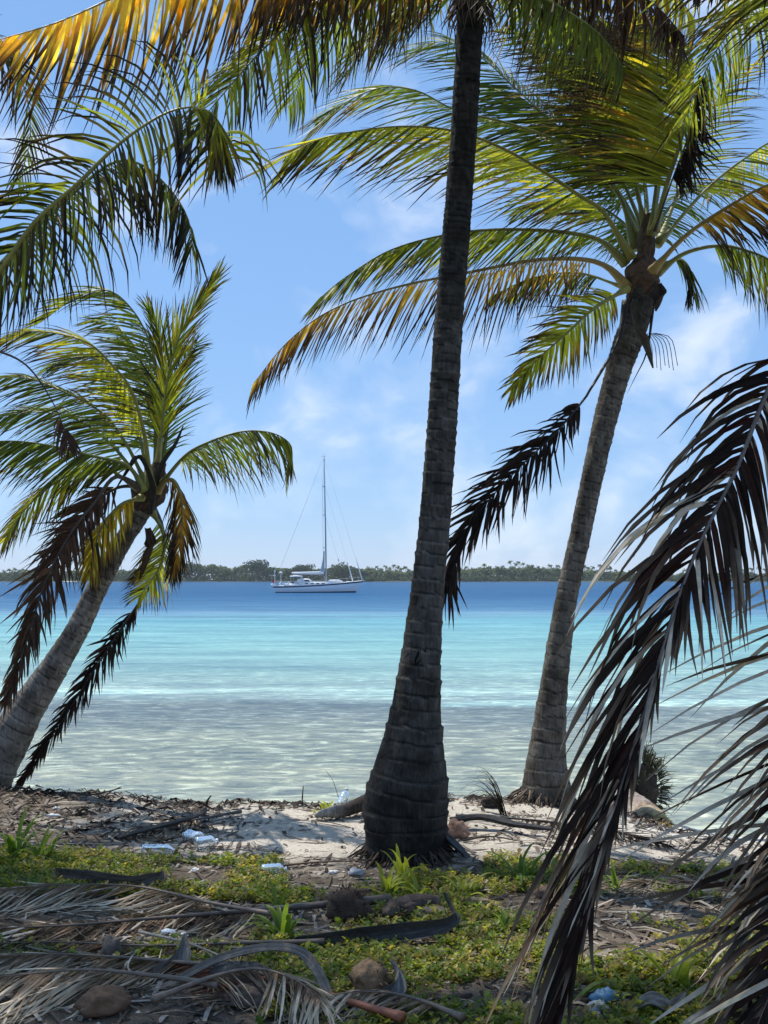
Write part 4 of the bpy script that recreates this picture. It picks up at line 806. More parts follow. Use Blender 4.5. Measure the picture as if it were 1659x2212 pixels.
    mb = MB(); mb.tube([V((8.6, 0, 3.0)), V((6, 0, 3.02)), V((3.2, 0, 3.1))], .11, (1, 1, 1), 8); bo = part(mb, 'boom', M_ALU, smooth=True)
    mb = MB(); mb.tube([V((8.5, 0, 3.28)), V((7, 0, 3.25)), V((5, 0, 3.22)), V((3.25, 0, 3.24))], [.22, .2, .17, .12], (1, 1, 1), 8); part(mb, 'furled_mainsail', M_SAIL, bo, True)
    mb = MB(); a = [V((8.62, .03, 3.4)), V((7.85, .05, 3.5)), V((8.1, .06, 4.3)), V((8.3, .05, 5.4)), V((8.45, .05, 6.8)), V((8.62, .03, 6.8))]
    mb.add(a + [p - V((0, .06, 0)) for p in a], [(0, 1, 2, 3, 4, 5), (11, 10, 9, 8, 7, 6)] + [(i, (i + 1) % 6, 6 + (i + 1) % 6, 6 + i) for i in range(6)], (1, 1, 1)); part(mb, 'sail_cover', M_CANVAS)
    wire((8.3, 0, 14), (10.9, .3, 5.3), .012, 'halyard'); mb = MB(); mb.tube([V((10.85, .3, 5.45)), V((10.95, .3, 5.1))], [.11, .07], (1, 1, 1), 6); part(mb, 'radar_reflector', M_WIRE)
    # stern gear
    mb = MB(); mb.tube([V((.5, -.9, 1.1)), V((.5, -.9, 3.5))], .05, (1, 1, 1), 6); mb.tube([V((.5, -.9, 3.35)), V((.55, -.9, 3.75))], [.12, .05], (1, 1, 1), 7); part(mb, 'wind_generator', M_SAIL)
    mb = MB(); mb.box((-.45, -1.2, 2.82), (.5, 1.2, 2.88), (1, 1, 1)); part(mb, 'solar_panel', M_SAIL)
    mb = MB(); mb.tube([V((1.5, -.9, 1.1)), V((1.5, -.9, 3.2))], .05, (1, 1, 1), 6); po = part(mb, 'aerial_post', M_SAIL); mb = MB(); mb.tube([V((1.5, -.9, 3.15)), V((1.5, -.9, 3.3)), V((1.5, -.9, 3.42))], [.3, .3, .12], (1, 1, 1), 9); part(mb, 'radar_dome', M_SAIL, po, True)
    mb = MB(); mb.tube([V((.1, .5, 1.1)), V((-.1, .5, 2.4))], .03, (1, 1, 1), 5); fp = part(mb, 'flag_pole', M_WIRE)
    mb = MB(); vs = [];
    for i in range(7):
        for z in (0, .45): vs.append(V((.0 + i * .10, .5 + .1 * math.sin(i * 1.3), 2.2 - z - i * .05)))
    mb.add(vs, [(2 * i, 2 * i + 1, 2 * i + 3, 2 * i + 2) for i in range(6)], (1, 1, 1)); part(mb, 'flag', M_RED, fp)
    loft([(-.1, .5, 1.0, 1.45), (.6, .6, 1.0, 1.5)], 'stern_locker', M_GEL)
    for x in (1.3, 1.9, 2.6): mb = MB(); mb.tube([V((x, -1.5, 1.3)), V((x + .3, -1.45, 1.75))], [.16, .14], (1, 1, 1), 7); part(mb, 'fender', M_SAIL)
    mb = MB(); mb.tube([V((3.4, -.4, 1.4)), V((3.4, -.4, 1.9))], [.12, .3], (.1, .1, .1), 10); part(mb, 'binnacle', M_NAVY)
    loft([(9.3, .5, 1.62, 2.0), (9.7, .75, 1.6, 2.12), (11.0, .75, 1.62, 2.1), (11.6, .3, 1.66, 1.9)], 'deck_dinghy', M_SAIL)
    loft([(12.2, .4, 1.6, 1.85), (12.9, .35, 1.65, 1.85)], 'anchor_locker', M_GEL)
    for s in (-1, 1):
        mb = MB(); pts = [V((x, s * max(.1, beam(x / 15.1 * 15.1) * .97), sheer(x) + .62)) for x in np.linspace(1, 14.2, 14)]; mb.tube(pts, .014, (1, 1, 1), 4); part(mb, 'guard_wire', M_WIRE)
        for x in np.linspace(1, 14.2, 8):
            mb = MB(); b = s * max(.1, beam(float(x)) * .97); mb.tube([V((x, b, sheer(x) - .05)), V((x, b, sheer(x) + .64))], .02, (1, 1, 1), 5); part(mb, 'stanchion', M_WIRE)
    mb = MB(); mb.tube([V((14.0, -.35, 2.45)), V((15.0, 0, 2.6)), V((14.0, .35, 2.45))], .025, (1, 1, 1), 5); mb.tube([V((15.0, 0, 2.6)), V((14.9, 0, 1.95))], .025, (1, 1, 1), 5); part(mb, 'pulpit', M_WIRE)
yacht()

# ------------------------------------------------------------ things on the bank
def ground_frond(px, st, label, ln=0.5, n=46, single=True, lift=0.03, seed=0, **kw):
    pts = []
    for i, p in enumerate(px):
        q = G(p[0], p[1]); q.z += lift + (p[2] if len(p) > 2 else 0); pts.append(q)
    kw.setdefault('rows', None); kw.setdefault('droop', 0.35); kw.setdefault('wind', (0, 0, 0)); kw.setdefault('jit', 0.2); kw.setdefault('w', 0.0115); kw.setdefault('s0', 0.28); kw.setdefault('r0', 0.016); n = int(n * 1.6)
    return frond(None, pts, st, ln=ln, n=n, single=single, seed=seed, ground=0.012, name='fallen_frond', label=label, cat='palm frond', group='dead fronds on the ground', **kw)
SILV = dict(alt=(0.28, BONE), base=(0.16, 0.11, 0.07), tip=(0.40, 0.31, 0.22), end=(0.58, 0.48, 0.36), t0=0.30, m=M_DEAD, rach=(0.16, 0.115, 0.085))
DULL = dict(alt=(0.30, BONE), base=(0.075, 0.050, 0.032), tip=(0.16, 0.11, 0.072), end=(0.28, 0.205, 0.14), t0=0.35, m=M_DEAD, rach=(0.10, 0.075, 0.06))  # dark base and pale share paint in shaded gaps and bright streaks
RUST = dict(base=(0.16, 0.065, 0.035), tip=(0.22, 0.12, 0.07), end=(0.36, 0.29, 0.22), t0=0.4, m=M_DEAD, rach=(0.26, 0.085, 0.04))
ground_frond([(842, 1962), (700, 1976), (520, 1990), (330, 2006), (150, 2020), (-60, 2030)], DULL, 'long fallen frond with thick petiole lying across the left foreground', 0.62, 60, r0=0.03, seed=101, lift=0.045)
ground_frond([(600, 2015), (450, 1985), (300, 1950), (150, 1945), (-40, 1960)], SILV, 'pale fallen frond behind the long one at the left edge', 0.55, 48, seed=102, lift=0.08)
ground_frond([(700, 2060), (520, 2062), (330, 2068), (120, 2062), (-80, 2068)], DULL, 'dark fallen frond below the long one, reaching past the left edge', 0.55, 52, seed=103, lift=0.05)
ground_frond([(560, 2130), (420, 2120), (260, 2105), (100, 2098), (-80, 2110)], SILV, 'silvery fallen frond left of the arched grey sheath', 0.50, 50, seed=104, lift=0.07)
ground_frond([(470, 2190), (330, 2165), (180, 2155), (20, 2165), (-120, 2180)], SILV, 'bleached fallen frond in the bottom left corner', 0.48, 50, seed=105, lift=0.10)
ground_frond([(870, 2238), (700, 2185), (560, 2145), (440, 2122), (340, 2112)], RUST, 'fallen frond with rusty red petiole at the bottom edge', 0.42, 44, seed=106, lift=0.06, r0=0.022, s0=0.4)
ground_frond([(330, 2235), (470, 2180), (560, 2165), (640, 2190), (690, 2235)], SILV, 'bleached frond with curling leaflets at the bottom edge, left of the middle', 0.34, 40, seed=107, lift=0.12, droop=0.9)
ground_frond([(1000, 2250), (900, 2205), (820, 2190), (740, 2195)], SILV, 'small bleached frond at the bottom edge below the curled husk', 0.34, 26, seed=108, lift=0.08, droop=0.7)
ground_frond([(1020, 2010), (880, 2022), (740, 2032), (620, 2040)], DULL, 'narrow dark frond lying under the curled black sheath', 0.36, 34, seed=109, s0=0.1)
ground_frond([(985, 1775), (1090, 1780), (1200, 1790), (1330, 1808), (1440, 1838)], BLACK, 'dark dead frond lying between the two palm feet', 0.36, 44, seed=110, lift=0.04, s0=0.3)
ground_frond([(1720, 1960), (1600, 1930), (1480, 1915), (1360, 1918)], SILV, 'grey fallen frond on the ground near the right edge', 0.5, 44, seed=111, s0=0.1)
ground_frond([(1640, 1890), (1540, 1885), (1440, 1890), (1340, 1900)], DULL, 'dull fallen frond just beyond the grey one at the right', 0.42, 36, seed=112, s0=0.1)
ground_frond([(520, 1762), (440, 1778), (350, 1795), (280, 1812)], DULL, 'small grey frond on the shaded bank left of the middle', 0.34, 26, seed=113, s0=0.3)
# fibrous foot of the long fallen frond
def lump(name, c, r, colr, label, cat, seed, sc=(1, 1, 1), rough=0.3, m=None, group=None, parent=None, rot=0, split=0):
    mb = MB(); vs, cs, fs = [], [], []; S, K = 22, 14; rg = random.Random(seed)
    for i in range(K + 1):
        ph = math.pi * i / K
        for j in range(S):
            t = 2 * math.pi * j / S; d = V((math.sin(ph) * math.cos(t), math.sin(ph) * math.sin(t), math.cos(ph)))
            k = 1 + rough * noise.noise(d * 1.7 + V((seed, 0, 0))) + rough * 0.5 * noise.noise(d * 5 + V((0, seed, 0))) + 0.05 * math.cos(3 * t)
            if split: k *= 1 - split * max(0, d.x * 0.8 + d.z * 0.5) ** 2
            v = V((d.x * sc[0], d.y * sc[1], d.z * sc[2])) * (r * k)
            v = V((v.x * math.cos(rot) - v.y * math.sin(rot), v.x * math.sin(rot) + v.y * math.cos(rot), v.z)); vs.append(c + v)
            cs.append(mul3(colr, 0.65 + 0.7 * abs(noise.noise(d * 3 + V((0, 0, seed)))) + 0.15 * rg.random()))
    for i in range(K):
        for j in range(S): j2 = (j + 1) % S; fs.append((i * S + j, (i + 1) * S + j, (i + 1) * S + j2, i * S + j2))
    mb.add(vs, fs, cs); o = mb.build(name, m or M_FIBRE, parent, origin=None if parent else c - V((0, 0, r * sc[2] * .8)))
    if not parent: tag(o, label, cat, group)
    return o
def hairy(parent, c, r, n, ln, colr, seed, up=0.2):
    mb = MB(); rg = random.Random(seed)
    for _ in range(n):
        d = V((rg.gauss(0, 1), rg.gauss(0, 1), rg.gauss(up, 0.8))).normalized(); q = c + d * r * 0.9; w = rg.uniform(0.002, 0.005)
        e = (d + V((rg.gauss(0, .6), rg.gauss(0, .6), rg.gauss(-.1, .5)))).normalized(); l = ln * rg.uniform(.4, 1.2)
        mb.tube([q, q + d * l * .5, q + d * l * .5 + e * l * .5], [w, w * .8, w * .3], mul3(colr, rg.uniform(.5, 1.6)), 3, False)
    return tag(mb.build('fibres', M_FIBRE, parent), kind='stuff')
def husk(x, y, r, colr, label, seed, sc=(1.3, 1, 0.8), rot=0.3, hair=40, split=0.0, cat='coconut husk', zoff=0):
    g = G(x, y); c = g + V((0, 0, r * sc[2] * .75 + zoff)); o = lump('coconut_husk', c, r, colr, label, cat, seed, sc, 0.38, M_WOOD, 'coconut husks', None, rot, split)
    if hair: hairy(o, c, r * .85, hair, r * 0.38, colr, seed)
    return o
husk(755, 1985, 0.105, (0.075, 0.048, 0.034), 'dark fibrous husk at the foot of the long fallen frond', 3, (1.3, .8, .8), 0, 90, 0.5, cat='coconut husk')
husk(860, 1982, 0.06, (0.12, 0.09, 0.07), 'small grey brown husk right of the dark fibrous one', 4, (1.4, .8, .7))
husk(992, 1812, 0.075, (0.42, 0.25, 0.17), 'broken pinkish husk lying just right of the middle palm foot', 5, (1.2, .7, .95), .5, 30, 0.45)
husk(805, 2140, 0.085, (0.26, 0.165, 0.095), 'split tan husk beside the curled blue grey sheath', 6, (1.25, .8, .8), .6, 30, 0.5)
husk(222, 2196, 0.066, (0.22, 0.125, 0.075), 'smooth brown coconut among the bleached fronds at the bottom', 7, (1.35, .9, .85), .5, 0)
husk(560, 2168, 0.085, (0.13, 0.095, 0.075), 'flat brown husk above the rusty petiole', 8, (1.6, .8, .55), .3, 10, .3)
husk(240, 2078, 0.055, (0.14, 0.115, 0.095), 'small grey husk standing among the silvery fronds', 9, (.85, .8, 1.1), .1, 10)
husk(520, 2132, 0.085, (0.12, 0.10, 0.085), 'grey woven husk under the arched sheath', 10, (1.5, .9, .65), -.2, 30)
husk(1175, 1940, 0.045, (0.19, 0.12, 0.09), 'small brown husk in the grass right of the middle palm', 11, (1.2, .8, .8), .1, 6)
husk(930, 1985, 0.06, (0.22, 0.17, 0.14), 'pale brown husk behind the curled black sheath', 12, (1.8, .8, .5), .1, 4)
husk(1030, 1960, 0.05, (0.30, 0.21, 0.17), 'pinkish flat husk in the sunlit grass behind the curled sheath', 13, (1.6, .8, .5), .1, 4)
husk(1060, 1745, 0.055, (0.05, 0.04, 0.035), 'dark husk by the dry grass clump on the bank edge', 14, (1.4, .8, .8), .1, 4)
husk(950, 2160, 0.05, (0.15, 0.11, 0.09), 'thin brown husk slice right of the curled sheath', 15, (2.2, .7, .35), .1, 0)

def spathe(px, width, depth, colr, label, **kw):
    pts = [G(p[0], p[1]) + V((0, 0, 0.03 + p[2])) for p in px]
    o = trough(pts, width, depth, colr, 'palm_spathe', None, M_WOOD, origin=G(px[0][0], px[0][1]), **kw); return tag(o, label, 'palm sheath', 'dry sheaths on the ground')
spathe([(115, 1912, .03), (190, 1922, .01), (270, 1930, .0), (320, 1928, .02), (350, 1922, .035), (352, 1912, .05)], 0.115, 0.05, (0.11, 0.09, 0.075), 'curved brown sheath lying in the ground cover at left', tip=0.2, turn=-0.9)
spathe([(620, 2055, .0), (720, 2052, .01), (830, 2046, .02), (920, 2038, .03), (972, 2030, .04), (986, 2022, .06), (975, 2014, .09), (960, 2012, .15)], 0.085, 0.04, (0.075, 0.068, 0.062), 'black curled sheath with its tip standing up, right of the fibrous husk', tip=0.15, turn=-1.0)
spathe([(380, 2150, .02), (470, 2128, .07), (560, 2125, .11), (640, 2135, .12), (685, 2160, .08), (722, 2200, .0)], 0.046, 0.012, (0.20, 0.17, 0.14), 'arched grey sheath bridging over the ground cover at the bottom', tip=0.7, foot=.8, turn=-0.35)
spathe([(775, 2190, .0), (830, 2185, .02), (860, 2168, .03), (862, 2148, .05), (848, 2132, .07)], 0.06, 0.03, (0.16, 0.155, 0.15), 'blue grey sheath curling round the split tan husk', tip=0.3, turn=-1.0)
spathe([(893, 1866, .0), (915, 1850, .06), (940, 1845, .10), (965, 1848, .075), (1008, 1862, .0)], 0.13, 0.03, (0.10, 0.10, 0.105), 'dark folded sheath propped against the foot of the middle palm', tip=0.6, foot=.9, turn=0.35)
spathe([(335, 2128, .01), (372, 2118, .02), (394, 2104, .05), (398, 2090, .11)], 0.065, 0.03, (0.18, 0.165, 0.15), 'grey pointed sheath sticking up among the silvery fronds', tip=0.05, foot=.9, turn=-0.7)
spathe([(975, 1795, .04), (1040, 1792, .05), (1110, 1800, .03), (1190, 1808, .02)], 0.09, 0.03, (0.06, 0.06, 0.065), 'slate grey petiole lying right of the middle palm foot', tip=0.5, foot=.9)
spathe([(255, 1820, .0), (330, 1805, .02), (410, 1790, .04), (450, 1775, .06)], 0.05, 0.02, (0.13, 0.12, 0.11), 'thin grey petiole on the shaded bank at left', tip=0.6)

# fallen trunk at the right of the bank, small log left of the middle palm
def log(pts, rads, cols, name, label, parent=None, sides=18):
    sp, ln = spline(pts, 40); rr = np.interp(np.linspace(0, 1, 40), np.linspace(0, 1, len(rads)), rads); mb = MB()
    cc = [lerp3(cols[min(len(cols) - 2, int(u))], cols[min(len(cols) - 1, int(u) + 1)], u - int(u)) for u in np.linspace(0, len(cols) - 1.001, 40)]
    mb.tube(sp, [float(r) * (1 + .04 * math.sin(i * 2.1)) for i, r in enumerate(rr)], cc, sides, True, 0.95, jit=0.025)
    return tag(mb.build(name, M_BARK, None, origin=V(pts[0])), label, 'log')
lg = log([P(1330, 1722, 8.95), P(1380, 1752, 8.6), P(1430, 1798, 8.15), P(1462, 1826, 7.9), P(1490, 1838, 7.75)], [.11, .115, .115, .10, .06], [(.52, .44, .40), (.55, .46, .41), (.58, .42, .14), (.62, .42, .06)], 'driftwood_log', 'pinkish grey fallen trunk with yellow end sloping to the beach')
mb = MB(); rg = random.Random(3); c = P(1388, 1705, 9.0)
for _ in range(420):
    d = V((rg.gauss(0, .8), rg.gauss(0, .5), rg.gauss(.1, 1.2))).normalized(); q = c + V((d.x * .14, d.y * .12, d.z * .24)); l = rg.uniform(.05, .14)
    mb.tube([q, q + d * l * .6 + V((0, 0, .01)), q + d * l + V((rg.gauss(0, .03), 0, rg.gauss(0, .03)))], [.006, .005, .001], mul3((.05, .05, .028), rg.uniform(.4, 2.2)), 3, False)
tag(mb.build('root_mass', M_FIBRE, lg), kind='stuff')
lump('root_core', c + V((0, .03, 0)), .15, (.05, .04, .03), None, None, 5, (.85, .8, 1.4), .3, M_FIBRE, None, lg)
log([G(682, 1772) + V((0, 0, .03)), G(700, 1772) + V((0, 0, .05)), G(750, 1768) + V((0, 0, .06)), G(800, 1755) + V((0, 0, .09))], [.02, .05, .052, .06], [(.72, .68, .62), (.55, .5, .45), (.10, .08, .07), (.09, .07, .06), (.08, .065, .055)], 'small_log', 'short dark log with bleached broken end left of the middle palm')
log([G(850, 1985) + V((0, 0, .04)), G(900, 1975) + V((0, 0, .05)), G(945, 1972) + V((0, 0, .04))], [.05, .05, .045], [(.10, .08, .07), (.13, .1, .09), (.2, .16, .14)], 'driftwood', 'short brown driftwood piece right of the fibrous husk')

# plastic bottles and scraps washed ashore
def clear_mat(name, c, a):
    m, nt, out = mat(name); b = N(nt, 'ShaderNodeBsdfPrincipled'); b.inputs['Base Color'].default_value = (*c, 1); b.inputs['Roughness'].default_value = 0.18
    b.inputs['Transmission Weight'].default_value = a; b.inputs['IOR'].default_value = 1.2
    L(nt, bump_n(nt, noise_n(nt, N(nt, 'ShaderNodeTexCoord').outputs['Object'], 30, 3.0), 0.5, 0.01), b.inputs['Normal']); L(nt, b.outputs[0], out.inputs[0]); return m
M_PET = clear_mat('clear_plastic', (0.88, 0.94, 0.97), 0.85); M_CAP = plain('red_plastic', (0.35, 0.05, 0.04), 0.4); M_WCAP = plain('white_plastic', (0.75, 0.76, 0.76), 0.5); M_BLUE = plain('blue_plastic', (0.10, 0.22, 0.34), 0.5)
def bottle(x, y, ang, ln, r, label, capm, tilt=0.0):
    g = G(x, y); ax = V((math.cos(ang), math.sin(ang), tilt)).normalized(); c = g + V((0, 0, r * 1.0 + abs(tilt) * ln * .4)) - ax * ln / 2
    prof_ = [(0, .6), (.02, .95), (.10, 1), (.18, .93), (.26, 1), (.34, .93), (.42, 1), (.55, 1), (.58, .92), (.64, 1), (.74, .9), (.84, .55), (.90, .34), (.94, .33)]
    mb = MB(); mb.tube([c + ax * (ln * u) for u, k in prof_], [r * k for u, k in prof_], (1, 1, 1), 16)
    # dents
    mb.v = [p + V((0, 0, -r * .28 * max(0, noise.noise(p * 14)))) for p in mb.v]
    o = tag(mb.build('plastic_bottle', M_PET, None, origin=g), label, 'bottle', 'stranded plastic bottles')
    mb = MB(); mb.tube([c + ax * ln * u for u in (.935, .94, .995, 1.0)], [r * .36, r * .42, r * .42, r * .36], (1, 1, 1), 14); mb.build('cap', capm, o)
bottle(345, 1852, -0.1, 0.225, 0.040, 'clear plastic bottle with red cap lying at the edge of the ground cover', M_CAP)
bottle(414, 1822, 2.4, 0.17, 0.042, 'crushed clear bottle behind the red capped one', M_WCAP)
bottle(446, 1835, 0.5, 0.15, 0.043, 'crumpled clear bottle, nearest the sunlit sand', M_WCAP)
bottle(592, 1897, 0.25, 0.15, 0.042, 'frosted clear bottle lying alone left of the middle palm', M_WCAP)
bottle(742, 1748, 1.2, 0.16, 0.035, 'clear bottle half hidden by the lily leaves on the bank edge', M_WCAP, 0.8)
def scrap(x, y, s, colr, label, seed, m=None, cat='litter', sc=(1.2, .8, .55)):
    g = G(x, y); return lump('beach_scrap', g + V((0, 0, s * sc[2] * .6)), s, colr, label, cat, seed, sc, .45, m or M_WCAP, 'white scraps on the bank')
scrap(113, 1765, .022, (1, 1, 1), 'thin white scrap on the dark bank at far left', 1, sc=(2.6, .5, .5)); scrap(122, 1748, .02, (1, 1, 1), 'white scrap near the bank edge at far left', 2)
scrap(139, 1776, .012, (1, 1, 1), 'tiny white scrap right of the thin one', 3); scrap(232, 1812, .018, (1, 1, 1), 'small white scrap left of the bottles', 4)
scrap(318, 1887, .028, (1, 1, 1), 'pale shell in the ground cover behind the brown sheath', 5, M_DECK); scrap(422, 1884, .024, (1, 1, 1), 'pale shell in the ground cover below the bottles', 15, M_DECK)
scrap(855, 1872, .035, (1, 1, 1), 'grey white coral lump at the foot of the middle palm', 6, M_DECK); scrap(362, 2022, .03, (1, 1, 1), 'bright white scrap behind the pointed grey sheath', 7); scrap(395, 2025, .02, (1, 1, 1), 'small white scrap right of the pointed sheath', 8)
scrap(770, 1890, .04, (1, 1, 1), 'grey coral lump in the litter below the middle palm', 9, M_CANVAS); scrap(720, 1888, .022, (1, 1, 1), 'pale coral piece left of the grey lump', 10, M_DECK)
scrap(1305, 2165, .05, (1, 1, 1), 'crumpled blue plastic by the hanging dead frond', 11, M_BLUE, 'plastic', (1.1, .8, .6)); scrap(1290, 2185, .035, (1, 1, 1), 'pale blue plastic scrap below the crumpled one', 12, M_CANVAS)
scrap(640, 1738, .02, (1, 1, 1), 'small blue plastic on the bank edge left of the lilies', 13, M_BLUE, 'plastic'); scrap(365, 2030, .012, (1, 1, 1), 'tiny white scrap below the bright one', 16)
lf = G(1430, 2205)
o = trough([lf + V((-.10, .02, .03)), lf + V((-.04, 0, .07)), lf + V((.03, -.02, .05)), lf + V((.09, 0, .10))], .055, .035, (.30, .27, .24), 'dry_leaf', None, M_WOOD, .2, .4, -.5, origin=lf); tag(o, 'curled grey dry leaf at the bottom right', 'dry leaf')

# strap-leaved plants
def lily(x, y, n, ln, w, colr, label, seed, spread=1.0, lean=(0, 0), droop=1.0, name='strap_leaf_plant', m=None, cat='plant'):
    g = G(x, y); e = empty(name, g, label, cat, 'strap leaved plants on the bank' if cat == 'plant' else None); rg = random.Random(seed)
    for k in range(n):
        a = rg.uniform(0, 6.28); el = rg.uniform(.6, 1.3); d = V((math.cos(a) * math.cos(el) * spread + lean[0], math.sin(a) * math.cos(el) * spread + lean[1], math.sin(el))).normalized()
        l = ln * rg.uniform(.6, 1.15); p = g + V((rg.gauss(0, .015), rg.gauss(0, .015), -.01)); sd_ = d.cross(V((0, 0, 1))).normalized(); mb = MB(); vs, cs, fs = [], [], []; c = mul3(colr, rg.uniform(.7, 1.3))
        S = 9
        for i in range(S + 1):
            t = i / S; h = w * rg.uniform(.95, 1.05) * .5 * math.sin(math.pi * (0.12 + 0.88 * t)) ** .7 + .0004; nv = sd_.cross(d)
            vs += [p - sd_ * h + nv * h * .4, p.copy(), p + sd_ * h + nv * h * .4]; cs += [lerp3(c, (c[0] * 1.5, c[1] * 1.15, c[2]), t)] * 3
            if i: b = 3 * i; fs += [(b - 3, b - 2, b + 1, b), (b - 2, b - 1, b + 2, b + 1)]
            d = (d + V((0, 0, -1)) * (droop * .34 * t)).normalized(); p = p + d * (l / S)
        mb.add(vs, fs, cs); mb.build('leaf', m or M_PLANT, e)
    return e
LG, LY = (0.11, 0.19, 0.025), (0.22, 0.28, 0.035)
lily(30, 1858, 16, .34, .028, LG, 'lush strap leaved plant at the left edge of the picture', 1); lily(85, 1862, 11, .32, .024, LG, 'strap leaved plant just right of the lush one at the left edge', 2)
lily(705, 1757, 12, .16, .030, LY, 'bright yellow green lily on the bank edge behind the short log', 3, 1.1); lily(772, 1752, 10, .17, .030, LY, 'bright lily touching the middle palm foot on the left', 4, 1.0)
lily(865, 1908, 9, .26, .030, LY, 'bright lily in front of the middle palm foot', 5, .6); lily(835, 1935, 11, .22, .026, LY, 'low lily in the sunlit cover below the middle palm', 6); lily(905, 1948, 11, .20, .03, LY, 'sunlit broad lily left of the upright sheath tip', 7)
lily(1125, 1905, 14, .28, .024, LG, 'spreading strap leaved plant left of the hanging dead frond', 8, 1.2); lily(1180, 1890, 8, .26, .022, LG, 'dark strap leaved plant touching the hanging dead frond', 9)
lily(612, 2030, 15, .24, .026, LG, 'strap leaved plant growing over the long fallen frond', 10, 1.1); lily(1460, 2140, 9, .26, .035, LY, 'broad green plant beneath the lower right dead frond', 11, .9)
lily(1000, 1940, 8, .2, .03, LY, 'bright broad leaf plant right of the upright sheath tip', 12); lily(1230, 2165, 6, .22, .03, LG, 'small green plant at the foot of the hanging dead frond', 13); lily(1085, 2020, 7, .16, .018, LG, 'small dark grassy plant right of the black sheath', 14)
lily(600, 1965, 9, .2, .018, LG, 'thin leaved plant behind the long fallen frond', 15, 1.3); lily(1330, 1925, 8, .2, .02, LG, 'thin green plant just right of the hanging dead frond', 16)
lily(1090, 1762, 26, .42, .012, (.03, .027, .02), 'dry black grass clump bending left on the bank edge', 21, .25, (-.28, 0), 1.6, 'dry_grass_clump', M_DEAD, 'grass clump')
def stick(pts, r, label, colr=(.06, .05, .04), leaf=False):
    mb = MB(); q = [G(p[0], p[1]) + V((0, 0, p[2])) for p in pts]; mb.tube(spline(q, 10)[0], [r * (1 - .06 * i) for i in range(10)], colr, 6); o = tag(mb.build('dead_stick', M_WOOD, None, origin=q[0]), label, 'stick', 'sticks on the bank edge'); return o
stick([(653, 1742, 0), (653, 1742, .06), (655, 1742, .15)], .008, 'short upright dead stick on the bank edge left of the lilies'); stick([(738, 1742, 0), (728, 1742, .1), (718, 1742, .20), (703, 1742, .27)], .003, 'thin bent twig rising from the lilies')
stick([(140, 1725, 0), (148, 1725, .05), (185, 1728, .035), (215, 1728, .05), (262, 1725, .08)], .009, 'bent driftwood branch on the bank edge at left'); stick([(220, 1732, 0), (235, 1730, .06), (262, 1728, .10)], .006, 'short twig beside the bent driftwood branch'); stick([(445, 1745, 0), (448, 1745, .05), (456, 1745, .09)], .012, 'dark pointed stub on the bank edge', (.03, .025, .02))
stick([(448, 2060, .02), (560, 2075, .05), (640, 2082, .04), (720, 2090, .03)], .006, 'long thin grey stick across the silvery fronds', (.2, .17, .14)); stick([(300, 2050, .07), (410, 2085, .09), (520, 2112, .05)], .007, 'pale straight stick pointing at the pointed sheath', (.34, .29, .24))
stick([(1000, 1820, .01), (1060, 1815, .02), (1130, 1822, .01)], .007, 'thin dark stick on the sand right of the middle palm'); stick([(560, 1880, .01), (680, 1870, .02), (800, 1866, .02)], .008, 'long brown stick in the litter left of the middle palm', (.13, .09, .065)); stick([(1200, 1960, .01), (1270, 1985, .02), (1330, 2010, .01)], .006, 'thin stick on the ground behind the hanging frond', (.16, .13, .1))

